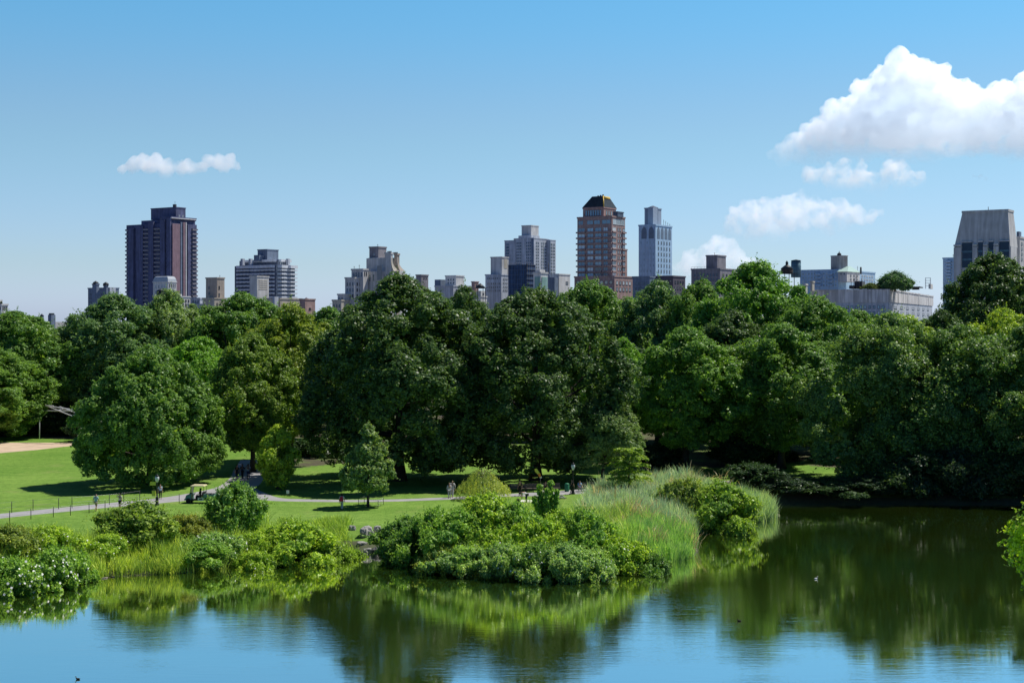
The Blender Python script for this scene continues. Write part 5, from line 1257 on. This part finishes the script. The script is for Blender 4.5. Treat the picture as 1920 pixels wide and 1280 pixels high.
for s in (-1, 1): mb = MB(); mb.lathe([(.01, 0), (.06, .01), (.06, .03)], 10); h = mb.build('headlight', PLASTW, t); h.location = (-1.56, s*.34, .62); h.rotation_euler = (0, R(-80), 0)
# load in the bed
for i, (x, y, r) in enumerate(((.75, -.2, .26), (1.1, .15, .24), (.95, -.3, .2))):
    mb = MB(); mb.lathe([(r*.7, 0), (r, r*.5), (r*.8, r*1.1), (r*.25, r*1.4), (r*.15, r*1.6)], 10); o = mb.build('rubbish_bag', CB); o.location = Matrix.Rotation(R(-6), 4, 'Z') @ Vector((x, y, .665)) + Vector((g.x, g.y, 1.41)); tag(o, 'black rubbish bag heaped in the bed of the utility cart', 'bag', 'black bags in the cart bed')
tt = thing('rake', 'rake with an orange head sticking out over the cart bed', 'rake', (g.x+1.2, g.y-.2, 2.35), 0)
mb = MB(); mb.tube([(-.3, 0, -.35), (.7, 0, .22)], .018, 6); mb.build('handle', WOODB, tt)
mb = MB()
for i in range(7): mb.tube([(.66, 0, .2), (1.05, (i-3)*.05, .3), (1.1, (i-3)*.05, .24)], .012, 5)
mb.build('head', surf('rake_orange', (.55, .12, .04), .5, .05), tt)
# picnic things
def quad_sheet(name, pix, z, mat, label, cat):
    P = [on_ground(px, py) for px, py in pix]; c = sum(P, Vector())/len(P); mb = MB(); n = 8; vs = []; fs = []
    for j in range(n+1):
        for i in range(n+1):
            u, v = i/n, j/n; p = (P[0].lerp(P[1], u)).lerp(P[3].lerp(P[2], u), v) - c
            vs.append((p.x, p.y, .025 + .02*math.sin(i*2.1+j) + .015*math.cos(j*2.7)))
    for j in range(n):
        for i in range(n): fs.append((j*(n+1)+i, j*(n+1)+i+1, (j+1)*(n+1)+i+1, (j+1)*(n+1)+i))
    mb.add(vs, fs, 0, True); o = mb.build(name, mat); o.location = (c.x, c.y, 1.40); return tag(o, label, cat)
quad_sheet('picnic_blanket', [(975,941),(1016,943.5),(1012,937.5),(978,936.5)], 1.4, surf('blanket_pale', (.66,.66,.58), .9, .12, 2), 'pale blanket spread on the grass under the bending person', 'blanket')
mb = MB(); mb.frustum((-.28, .28, -.16, .16, 0), (-.22, .22, -.1, .1, .26)); mb.tube([(-.12, 0, .24), (-.1, 0, .38), (.1, 0, .38), (.12, 0, .24)], .015, 6)
o = mb.build('bag', CB); q = on_ground(971, 939.5); o.location = (q.x, q.y, 1.4); tag(o, 'black bag lying at the left end of the picnic blanket', 'bag')
mb = MB(); mb.frustum((-.3, .3, -.18, .18, 0), (-.26, .26, -.14, .14, .3)); mb.box(-.31, .31, -.19, .19, .3, .36)
o = mb.build('cool_box', surf('pale_lid', (.6,.62,.6), .5, .05)); q = on_ground(1012, 938.5); o.location = (q.x, q.y, 1.43); tag(o, 'pale cool box at the right end of the picnic blanket', 'cool box')
# kite hanging over the picnickers
g = at(1008, 889, 159); t = thing('kite', 'yellow and orange kite with white tip fluttering over the picnickers', 'kite', g, R(10))
KY = surf('kite_yellow', (.62,.58,.10), .7, .1, 3); KO = surf('kite_orange', (.62,.20,.05), .7, .1, 3); KW = surf('kite_white', (.7,.66,.62), .7, .05)
mb = MB(); mb.add([(-.35, 0, .62), (-.1, -.06, .66), (.28, -.1, .1), (.1, 0, -.1), (-.3, .05, .35)], [(0, 1, 2, 3, 4)]); mb.build('sail', KY, t)
mb = MB(); mb.add([(.02, -.05, .1), (.3, -.1, .1), (.42, -.05, -.28), (.15, 0, -.3)], [(0, 1, 2, 3)]); mb.build('panel', KO, t)
mb = MB(); mb.add([(.2, -.02, -.22), (.46, -.06, -.2), (.5, -.02, -.42), (.28, 0, -.44)], [(0, 1, 2, 3)]); mb.build('tip', KW, t)
mb = MB(); mb.add([(.1, .02, -.28), (.02, .02, -.36), (-.35, 0, -.42), (-.62, .04, -.36), (-.3, .03, -.3)], [(0, 1, 2, 3, 4)]); mb.build('tail', KY, t)
mb = MB(); mb.tube([(.3, 0, -.44), (.34, -.05, -.9), (.3, -.1, -1.4)], .006, 4); mb.build('string', KW, t)

def duck(label, px, py, body, s, rz):
    g = on_ground(px, py, 0.0); t = thing('duck', label, 'duck', (g.x, g.y, 0), rz, 'ducks on the pond'); mb = MB()
    mb.tube([(-.26, 0, .1), (-.2, 0, .08), (-.08, 0, .06), (.08, 0, .06), (.17, 0, .10), (.2, 0, .2), (.2, 0, .26), (.24, 0, .30), (.28, 0, .29)], [.02, .06, .11, .11, .07, .04, .04, .05, .025], 10); mb.build('body', body, t)
    mb = MB(); mb.tube([(.28, 0, .29), (.35, 0, .275)], [.022, .012], 6); mb.build('beak', YEL, t); t.scale = (s, s, s)
duck('white duck swimming alone in the middle of the open water', 1530, 1085, surf('feather_white', (.75,.75,.72), .8, .05), .65, .4)
duck('dark duck on the dark green reflection right of centre', 1386, 1164, surf('feather_dark', (.05,.04,.03), .8, .2), .6, 2.9)
duck('dark duck near the bottom left of the pond', 146, 1273, surf('feather_dark', (.05,.04,.03), .8, .2), .55, 3.0)
# ------------------------------------------------------------------ people
def cloth(name, c): return surf('cloth_'+name, c, .9, .12, 6)
SKIN = surf('skin', (.42, .25, .17), .6, .06, 8); SKIN_D = surf('skin_dark', (.16, .085, .055), .6, .06, 8)
HAIR = surf('hair_dark', (.018, .014, .012), .7, .2, 12); SHOE = surf('shoe_dark', (.04, .04, .042), .7, .1)
_jobs = []
def chain_obj(name, nodes, edges, radii, mat, parent, root):
    me = bpy.data.meshes.new(name); me.from_pydata([tuple(n) for n in nodes], edges, []); me.update()
    o = bpy.data.objects.new(name, me); C.objects.link(o); o.parent = parent
    o.modifiers.new('s', 'SKIN'); 
    if not me.skin_vertices: me.attributes
    for v, r in zip(me.skin_vertices[0].data, radii):
        v.radius = r if isinstance(r, tuple) else (r, r)
    for i, v in enumerate(me.skin_vertices[0].data): v.use_root = (i == root)
    sd = o.modifiers.new('d', 'SUBSURF'); sd.levels = 1; sd.render_levels = 1
    _jobs.append((o, mat)); return o

def pose(kind):
    """joints in metres; the figure faces -y"""
    J = dict(pelvis=(0,0,.93), waist=(0,0,1.06), chest=(0,-.01,1.28), neck=(0,0,1.46), chin=(0,-.02,1.53), head=(0,-.015,1.63), crown=(0,.01,1.72),
             shL=(.19,0,1.41), elL=(.25,.03,1.13), wrL=(.25,-.05,.88), shR=(-.19,0,1.41), elR=(-.25,.03,1.13), wrR=(-.25,-.05,.88),
             hpL=(.095,0,.90), knL=(.10,-.03,.49), anL=(.10,.03,.09), toL=(.12,-.15,.04), hpR=(-.095,0,.90), knR=(-.10,-.03,.49), anR=(-.10,.03,.09), toR=(-.12,-.15,.04))
    def up(**k): J.update(k)
    if kind == 'walk': up(knL=(.10,-.16,.50), anL=(.10,-.22,.09), toL=(.11,-.42,.06), knR=(-.10,.06,.49), anR=(-.10,.30,.14), toR=(-.11,.16,.04), elL=(.25,.12,1.14), wrL=(.24,.16,.89), elR=(-.25,-.06,1.14), wrR=(-.23,-.24,.93))
    if kind == 'shade': up(elR=(-.34,-.16,1.32), wrR=(-.12,-.22,1.60), knL=(.10,-.08,.50), anL=(.11,-.08,.09), toL=(.12,-.27,.04), anR=(-.10,.12,.09), toR=(-.11,-.06,.04))
    if kind == 'bend':
        up(pelvis=(0,.12,.86), waist=(0,-.02,.98), chest=(0,-.26,1.06), neck=(0,-.45,1.04), chin=(0,-.52,1.02), head=(0,-.60,1.03), crown=(0,-.68,1.02), shL=(.19,-.38,1.04), elL=(.22,-.42,.75), wrL=(.16,-.46,.48), shR=(-.19,-.38,1.04), elR=(-.22,-.42,.75), wrR=(-.16,-.46,.48), hpL=(.095,.12,.84), hpR=(-.095,.12,.84), knL=(.12,.02,.47), knR=(-.12,.02,.47), anL=(.12,.08,.09), anR=(-.12,.08,.09), toL=(.13,-.1,.04), toR=(-.13,-.1,.04))
    if kind == 'sit':   # on a seat 0.45 m high
        d = -.44
        for n in ('pelvis','waist','chest','neck','chin','head','crown','shL','shR','elL','elR','hpL','hpR'): x,y,z = J[n]; J[n] = (x,y,z+d)
        up(wrL=(.16,-.30,.62), wrR=(-.16,-.30,.62), elL=(.25,-.06,.72), elR=(-.25,-.06,.72), knL=(.12,-.44,.48), knR=(-.12,-.44,.48), anL=(.12,-.46,.09), anR=(-.12,-.46,.09), toL=(.13,-.66,.04), toR=(-.13,-.66,.04))
    if kind == 'sitlegs':
        J2 = pose('sit'); J2.update(knL=(.12,-.45,.44), knR=(-.12,-.45,.42), anL=(.13,-.84,.16), anR=(-.12,-.86,.12), toL=(.14,-.96,.30), toR=(-.13,-.98,.27)); return J2
    if kind == 'ground':  # sitting on the grass, knees drawn up
        d = -.82
        for n in ('pelvis','waist','chest','neck','chin','head','crown','shL','shR','hpL','hpR'): x,y,z = J[n]; J[n] = (x,y+(z-.9)*.12,z+d)
        up(elL=(.27,-.1,.40), elR=(-.27,-.1,.40), wrL=(.12,-.34,.46), wrR=(-.12,-.34,.46), knL=(.12,-.40,.48), knR=(-.12,-.40,.46), anL=(.12,-.62,.09), anR=(-.12,-.64,.09), toL=(.13,-.82,.05), toR=(-.13,-.84,.05))
    if kind == 'lie':
        R_ = {}
        for n, (x, y, z) in J.items(): R_[n] = (x, (z-.93)*1.0, .14 - y*.5)
        R_.update(knL=(.12,-.38,.38), anL=(.12,-.62,.09), toL=(.13,-.80,.08), head=(0,.70,.24), crown=(0,.80,.26), chin=(0,.61,.22), neck=(0,.54,.20)); return R_
    return J

def person(label, px, base, hpx, kind, rz, shirt, legs, skin=SKIN, shorts=False, hat=None, sleeves='short', hair=HAIR, D=None, z=None, long_hair=False, group='people in the park', loc=None):
    if loc is None:
        zz = 1.41 if z is None else z; g = on_ground(px, base, zz); k = g.y/F; s = hpx*k/1.74
    else: g = Vector(loc); s = hpx
    t = thing('person', label, 'person', g, rz, group); t.scale = (s, s, s)
    J = {n: Vector(p) for n, p in pose(kind).items()}
    N = []; E = []; Rd = []; idx = {}
    def node(n, p, r): idx[n] = len(N); N.append(Vector(p)); Rd.append(r)
    rad = dict(pelvis=(.15,.11), waist=(.135,.10), chest=(.155,.11), neck=.055, chin=.075, head=(.078,.095), crown=.055, shL=.062, elL=.044, wrL=.03, shR=.062, elR=.044, wrR=.03, hpL=.088, knL=.058, anL=.04, toL=.032, hpR=.088, knR=.058, anR=.04, toR=.032)
    for n in ('pelvis','waist','chest','neck','chin','head','crown','shL','elL','wrL','shR','elR','wrR','hpL','knL','anL','toL','hpR','knR','anR','toR'): node(n, J[n], rad[n])
    def e(*ns):
        for a, b in zip(ns[:-1], ns[1:]): E.append((idx[a], idx[b]))
    e('pelvis','waist','chest','neck','chin','head','crown'); e('chest','shL','elL','wrL'); e('chest','shR','elR','wrR'); e('pelvis','hpL','knL','anL','toL'); e('pelvis','hpR','knR','anR','toR')
    fwd = (J['chin']-J['neck']).normalized(); face = Vector((0,-1,0)) if kind not in ('bend','lie') else (Vector((0,-.3,-1)) if kind == 'bend' else Vector((0,-.3,1)))
    node('nose', (J['chin']+J['head'])/2 + face.normalized()*.105, .014); E.append((idx['chin'], idx['nose']))
    for s_ in 'LR':
        w, el = J['wr'+s_], J['el'+s_]; d = (w-el).normalized(); sd = 1 if s_ == 'L' else -1
        a = d.cross(Vector((0,1,0))); a = a.normalized() if a.length > .1 else Vector((1,0,0)); c = d.cross(a)
        node('palm'+s_, w+d*.07, (.036,.02)); e('wr'+s_, 'palm'+s_)
        for f, (o, l) in enumerate(((-.03,.062),(-.01,.075),(.01,.07),(.029,.055))):
            b = w+d*.10+a*o; node(f'f{s_}{f}', b, .009); node(f'g{s_}{f}', b+d*l+c*.02*sd, .0075); e('palm'+s_, f'f{s_}{f}', f'g{s_}{f}')
        node('th'+s_, w+d*.05-a*.045+c*.01, .010); node('tt'+s_, w+d*.095-a*.06+c*.02, .008); e('palm'+s_, 'th'+s_, 'tt'+s_)
    chain_obj('body', N, E, Rd, skin, t, 0)
    def part(name, names, edges, rr, mat):
        ii = {n: i for i, n in enumerate(names)}
        return chain_obj(name, [J[n] if isinstance(n, str) else n for n in names], [(ii[a], ii[b]) for a, b in edges], rr, mat, t, 0)
    for s_ in 'LR':
        J['sl'+s_] = J['sh'+s_].lerp(J['el'+s_], .75); J['cf'+s_] = J['el'+s_].lerp(J['wr'+s_], .9); J['hm'+s_] = J['hp'+s_].lerp(J['kn'+s_], .85); J['cu'+s_] = J['kn'+s_].lerp(J['an'+s_], .95)
        J['hl'+s_] = J['an'+s_] + (J['an'+s_]-J['to'+s_]).normalized()*.05 + Vector((0,0,-.04))
    J['hem'] = J['pelvis'].lerp(J['waist'], -.15); J['col'] = J['chest'].lerp(J['neck'], .78)
    ns = ['waist','hem','chest','col','shL','slL','shR','slR']; ed = [('hem','waist'),('waist','chest'),('chest','col'),('chest','shL'),('shL','slL'),('chest','shR'),('shR','slR')]; rr = [(.155,.118),(.168,.128),(.172,.126),.075,.082,.070,.082,.070]
    if sleeves == 'long': ns += ['elL','cfL','elR','cfR']; ed = [x for x in ed if 'sl' not in x[1]] + [('shL','elL'),('elL','cfL'),('shR','elR'),('elR','cfR')]; ns = [n for n in ns if n[:2] != 'sl']; rr = [(.155,.118),(.168,.128),(.172,.126),.075,.082,.082,.058,.044,.058,.044]
    part('shirt', ns, ed, rr, shirt)
    if shorts: part('shorts', ['pelvis','hpL','hmL','hpR','hmR'], [('pelvis','hpL'),('hpL','hmL'),('pelvis','hpR'),('hpR','hmR')], [(.16,.122),.104,.086,.104,.086], legs)
    else: part('trousers', ['pelvis','hpL','knL','cuL','hpR','knR','cuR'], [('pelvis','hpL'),('hpL','knL'),('knL','cuL'),('pelvis','hpR'),('hpR','knR'),('knR','cuR')], [(.16,.122),.102,.074,.062,.102,.074,.062], legs)
    for s_ in 'LR': part('shoe', ['hl'+s_,'to'+s_], [('hl'+s_,'to'+s_)], [.045,.042], SHOE)
    J['hb'] = J['head'] + (J['head']-J['chin']).normalized()*.03 - face.normalized()*.035; J['ht'] = J['crown'] - face.normalized()*.02; J['hn'] = J['neck'].lerp(J['chin'], .6) - face.normalized()*.06; J['hd'] = J['neck'].lerp(J['chest'], .45) - face.normalized()*.10
    if hat: part('cap', ['hb','ht'], [('hb','ht')], [(.095,.105),.06], hat)
    else: part('hair', ['hb','ht','hn'] + (['hd'] if long_hair else []), [('hb','ht'),('hb','hn')] + ([('hn','hd')] if long_hair else []), [(.09,.10),.058,.062] + ([.05] if long_hair else []), hair)
    return t, J, s

W_ = cloth('white', (.62,.62,.60)); LB = cloth('pale_blue', (.36,.52,.60)); KH = cloth('khaki', (.40,.31,.20)); NV = cloth('navy', (.03,.035,.07)); CR = cloth('cream', (.60,.54,.47)); BK = cloth('black', (.018,.018,.02)); GR = cloth('grey', (.30,.31,.32)); BL = cloth('sky_blue', (.16,.33,.62)); LG = cloth('light_grey', (.46,.47,.48)); LI = cloth('lilac', (.48,.46,.60)); RD = surf('pack_red', (.50,.03,.07), .8, .1)
person('person in pale blue T-shirt and khaki shorts walking along the path', 180, 958, 33, 'walk', R(160), LB, KH, shorts=True, hat=NV)
person('person in cream top and navy shorts shading their eyes on the path', 225, 954, 30, 'shade', R(-25), CR, NV, shorts=True)
tp, J, s = person('person carrying a red backpack across the lawn beside the slim young tree', 641, 956, 31, 'walk', R(172), W_, LG)
mb = MB(); mb.frustum((-.17, .17, .12, .32, .98), (-.14, .14, .10, .24, 1.44)); mb.box(-.12, .12, .30, .36, 1.02, 1.22)
for sx in (-1, 1): mb.tube([(sx*.11, .13, 1.40), (sx*.13, 0, 1.50), (sx*.14, -.15, 1.36), (sx*.14, -.12, 1.12), (sx*.14, .12, 1.02)], .018, 6)
o = mb.build('backpack', RD); o.location = tp.location; o.rotation_euler = tp.rotation_euler; o.scale = tp.scale; tag(o, 'red backpack worn by the person crossing the lawn', 'backpack')
person('left one of the pale-clothed couple standing on the footpath', 842.5, 933.5, 29, 'stand', R(20), LG, LG, sleeves='long', hat=GR)
person('right one of the pale-clothed couple, taller and half behind, on the footpath', 848.5, 931.5, 31, 'walk', R(-15), W_, LG, sleeves='long', hat=LG)
person('leftmost of three dark silhouettes walking out of the shade on the path', 444.5, 899, 28, 'walk', R(10), BK, BK, skin=SKIN_D)
person('middle of three dark silhouettes walking out of the shade on the path', 454.5, 897, 27, 'walk', R(-6), NV, BK, skin=SKIN_D)
person('rightmost of three silhouettes, in grey top with arms out, on the shaded path', 465.5, 899, 29, 'shade', R(4), GR, NV, skin=SKIN_D)
gg = on_ground(377, 942)
person('driver in dark clothes sitting in the utility cart', 0, 0, .98, 'sit', R(-96), BK, BK, loc=(gg.x-.02, gg.y-.27, 1.41+.30), skin=SKIN_D)
person('person in pale blue shirt standing in tree shade behind the lamp post', 300.5, 935, 28, 'stand', R(30), LB, BK)
person('person in white shirt bending over the picnic blanket', 986, 941.5, 31, 'bend', R(-75), W_, NV)
person('person in dark clothes standing on the footpath behind the bending picnicker', 975, 929.5, 29, 'stand', R(-30), BK, BK)
person('person in white top sitting on the grass below the kite', 1016, 930.5, 31, 'ground', R(40), W_, NV)
person('person in black standing behind the one sitting below the kite', 1023, 927, 25, 'stand', R(-20), BK, BK)
person('person in white crouched on the grass right behind the upright sapling', 1031, 937, 31, 'ground', R(-50), CR, GR)
person('person in lilac lying on the grass right of the picnickers', 1047, 935, 31, 'lie', R(78), LI, GR, long_hair=True)
person('person in dark clothes walking past the green trash bin', 1073, 926, 28, 'walk', R(-80), BK, BK)
person('person in bright blue T-shirt sitting on a bench with legs stretched out', 1087, 922.2, 29, 'sitlegs', R(25), BL, NV)
person('person in pale blue top half hidden by the reeds beside the tiered tree', 1222, 912, 27, 'stand', R(15), LB, W_)

_dg = bpy.context.evaluated_depsgraph_get(); _dg.update()
_res = [(o, mat, bpy.data.meshes.new_from_object(o.evaluated_get(_dg))) for o, mat in _jobs]
for o, mat, me in _res:
    o.modifiers.clear(); old = o.data; o.data = me; bpy.data.meshes.remove(old); me.materials.clear(); me.materials.append(mat)
    me.polygons.foreach_set('use_smooth', [True]*len(me.polygons)); me.name = o.name
# ------------------------------------------------------------------ clouds: lumpy closed meshes filled with a scattering, faintly glowing volume
def cloud_mat(name, dens, emit, z0, z1, k, lo=0.34, hi=0.56):
    """vapour: noise-broken density that thins out towards the flat base (z0..z1)"""
    m, nt, out = new_mat(name)
    tc = nd(nt, 'ShaderNodeTexCoord'); sx = nd(nt, 'ShaderNodeSeparateXYZ'); nt.links.new(tc.outputs['Object'], sx.inputs[0])
    n = nd(nt, 'ShaderNodeTexNoise'); n.inputs['Scale'].default_value = 1/(26*k); n.inputs['Detail'].default_value = 4; n.inputs['Roughness'].default_value = .62
    nt.links.new(tc.outputs['Object'], n.inputs['Vector'])
    mr = nd(nt, 'ShaderNodeMapRange', interpolation_type='SMOOTHSTEP'); nt.links.new(sx.outputs[2], mr.inputs[0]); mr.inputs[1].default_value = z0; mr.inputs[2].default_value = z1; mr.inputs[3].default_value = .04; mr.inputs[4].default_value = 1
    mn = nd(nt, 'ShaderNodeMapRange', interpolation_type='SMOOTHSTEP'); nt.links.new(n.outputs['Fac'], mn.inputs[0]); mn.inputs[1].default_value = lo; mn.inputs[2].default_value = hi
    den = math_n(nt, 'MULTIPLY', math_n(nt, 'MULTIPLY', mr.outputs[0], mn.outputs[0]), dens)
    v = nd(nt, 'ShaderNodeVolumePrincipled')
    v.inputs['Color'].default_value = (1, 1, 1, 1)
    nt.links.new(den, v.inputs['Density'])
    v.inputs['Anisotropy'].default_value = 0.35
    nt.links.new(math_n(nt, 'MULTIPLY', den, emit/dens), v.inputs['Emission Strength'])
    v.inputs['Emission Color'].default_value = (0.66, 0.82, 1.0, 1)  # faint bluish glow stands in for light scattered many times inside the cloud
    nt.links.new(v.outputs[0], out.inputs['Volume'])
    return m

def drop_cavities(me):
    """keeps the outer shells of a cloud: closed pockets inside it have negative volume"""
    bm = bmesh.new(); bm.from_mesh(me); bm.faces.ensure_lookup_table(); seen = set(); kill = []
    for f0 in bm.faces:
        if f0.index in seen: continue
        st = [f0]; seen.add(f0.index); comp = []
        while st:
            f = st.pop(); comp.append(f)
            for e_ in f.edges:
                for g_ in e_.link_faces:
                    if g_.index not in seen: seen.add(g_.index); st.append(g_)
        vol = 0.0; o_ = comp[0].verts[0].co.copy()
        for f in comp:
            a = f.verts[0].co - o_
            for i in range(1, len(f.verts)-1): vol += a.dot((f.verts[i].co-o_).cross(f.verts[i+1].co-o_))
        if vol <= 0 or len(comp) < 60: kill += comp
    bmesh.ops.delete(bm, geom=kill, context='FACES'); bm.to_mesh(me); bm.free()

def cloud(label, D, puffs, dens, emit, seed, group='clouds in the sky', flat=None, fade=30, fine=4.5, disp=1.0, lo=.34, hi=.56):
    """puffs: (px, py, r_px [, y offset px]) in photo pixels at depth D"""
    rnd = random.Random(seed); k = D / F
    bm = bmesh.new()
    for p in puffs:
        px, py, r = p[:3]; off = (p[3] if len(p) > 3 else rnd.uniform(-.6, .6)*r)*k
        c = at(px, py, D)
        mat = Matrix.Translation((c.x, c.y+off, c.z)) @ Matrix.Scale(r*k, 4)
        bmesh.ops.create_icosphere(bm, subdivisions=3, radius=1.0, matrix=mat)
        for i in range(int(10 + r*0.12)):
            a = Vector((rnd.gauss(0,1), rnd.gauss(0,1), rnd.gauss(0.35,1))).normalized()
            rr = r*k*rnd.uniform(0.22, 0.48)
            cc = Vector((c.x, c.y+off, c.z)) + a*r*k*0.86
            bmesh.ops.create_icosphere(bm, subdivisions=2, radius=1.0, matrix=Matrix.Translation(cc) @ Matrix.Scale(rr, 4))
    if flat is not None:
        zf = at(0, flat, D).z
        for v in bm.verts:
            if v.co.z < zf: v.co.z = zf - (zf - v.co.z)*0.35
    me = bpy.data.meshes.new('cloud'); bm.to_mesh(me); bm.free()
    o = bpy.data.objects.new('cloud', me); C.objects.link(o)
    r = o.modifiers.new('r', 'REMESH'); r.mode = 'VOXEL'; r.voxel_size = fine*k*0.62
    t = bpy.data.textures.new('n1', 'CLOUDS'); t.noise_scale = 30*k; t.noise_depth = 4
    d = o.modifiers.new('d', 'DISPLACE'); d.texture = t; d.strength = 46*k*disp; d.mid_level = 0.5; d.texture_coords = 'GLOBAL'
    t2 = bpy.data.textures.new('n2', 'CLOUDS'); t2.noise_scale = 9*k; t2.noise_depth = 3
    d2 = o.modifiers.new('d2', 'DISPLACE'); d2.texture = t2; d2.strength = 11*k*disp; d2.mid_level = 0.5; d2.texture_coords = 'GLOBAL'
    r2 = o.modifiers.new('r2', 'REMESH'); r2.mode = 'VOXEL'; r2.voxel_size = fine*k*0.6; r2.use_smooth_shade = True
    dg = bpy.context.evaluated_depsgraph_get()
    me2 = bpy.data.meshes.new_from_object(o.evaluated_get(dg))
    o.modifiers.clear(); o.data = me2; bpy.data.meshes.remove(me); me2.name = 'cloud'
    drop_cavities(me2)
    me2.materials.clear(); zb = at(0, flat, D).z
    me2.materials.append(cloud_mat('cloud_vapour', dens, emit, zb, zb + fade*k, k, lo, hi))
    tag(o, label, 'cloud', group)
    return o


BIG = [(1700,165,56),(1665,178,46),(1735,172,44),(1640,205,50),(1690,220,62),(1760,195,46),(1600,215,38),(1575,245,40),(1612,262,44),(1800,205,42),(1850,200,38),(1885,196,42),(1925,190,40),(1965,200,52),(2010,215,56),(2070,230,50),
       (1540,258,32),(1512,268,28),(1488,276,22),(1466,286,15),(1456,290,18),(1474,290,24),(1502,284,30),(1530,300,16),(1560,296,20),(1700,250,55),(1790,240,55),(1860,240,52),(1930,245,52),(1655,262,44),(1545,285,24),(1740,262,40),(1820,268,30),(1905,272,30)]
cloud('largest billowing white cumulus cloud at the upper right', 3400, BIG, 0.065, 0.0092, 1, flat=306, fade=115, lo=.31, hi=.54)
W2 = [(1510,333,10),(1530,330,16),(1555,328,20),(1580,326,22),(1605,330,22),(1630,336,20),(1655,338,19),(1672,322,17),(1690,322,18),(1705,335,17),(1725,340,11),(1560,342,18),(1600,346,20),(1645,346,18),(1690,344,16)]
cloud('thin flat white cloud right below the largest cumulus', 3600, W2, 0.036, 0.0032, 2, flat=362, fade=46, lo=.36, hi=.66)
W3 = [(1400,392,18),(1425,388,20),(1450,398,26),(1480,388,22),(1505,390,24),(1530,402,28),(1480,412,30),(1430,416,28),(1390,412,24),(1372,430,18),(1560,388,16),(1578,396,18),(1605,402,16),(1635,404,12),(1655,404,7),(1580,414,20),(1550,420,18),(1410,440,22),(1460,438,22)]
cloud('hazy white cloud low over the tallest green tree', 4200, W3, 0.024, 0.0034, 3, flat=458, fade=62, lo=.33, hi=.64)
W4 = [(1300,482,16),(1325,470,20),(1345,464,20),(1365,478,22),(1335,490,28),(1300,500,20),(1380,496,20),(1410,500,18),(1270,498,10)]
cloud('low white cloud behind the brown rooftop near the horizon', 5200, W4, 0.022, 0.0032, 4, flat=532, fade=46, lo=.32, hi=.62)
W5 = [(232,316,8),(250,310,13),(272,304,16),(295,304,17),(315,310,15),(340,314,13),(365,315,11),(352,313,13),(378,312,13),(392,303,13),(410,306,14),(432,306,13),(446,312,8),(280,316,15),(310,320,12),(420,316,11),(340,320,10)]
cloud('small flat white cloud alone at the upper left', 3200, W5, 0.045, 0.0045, 5, flat=336, fade=26, fine=3, disp=.5, lo=.22, hi=.58)
W6 = [(1826,330,5),(1838,333,7),(1848,338,7)]
cloud('tiny faint wisp of cloud left of the stone tower', 3400, W6, 0.05, 0.005, 6, flat=348, fade=14, fine=2, disp=.5, lo=.36, hi=.7)
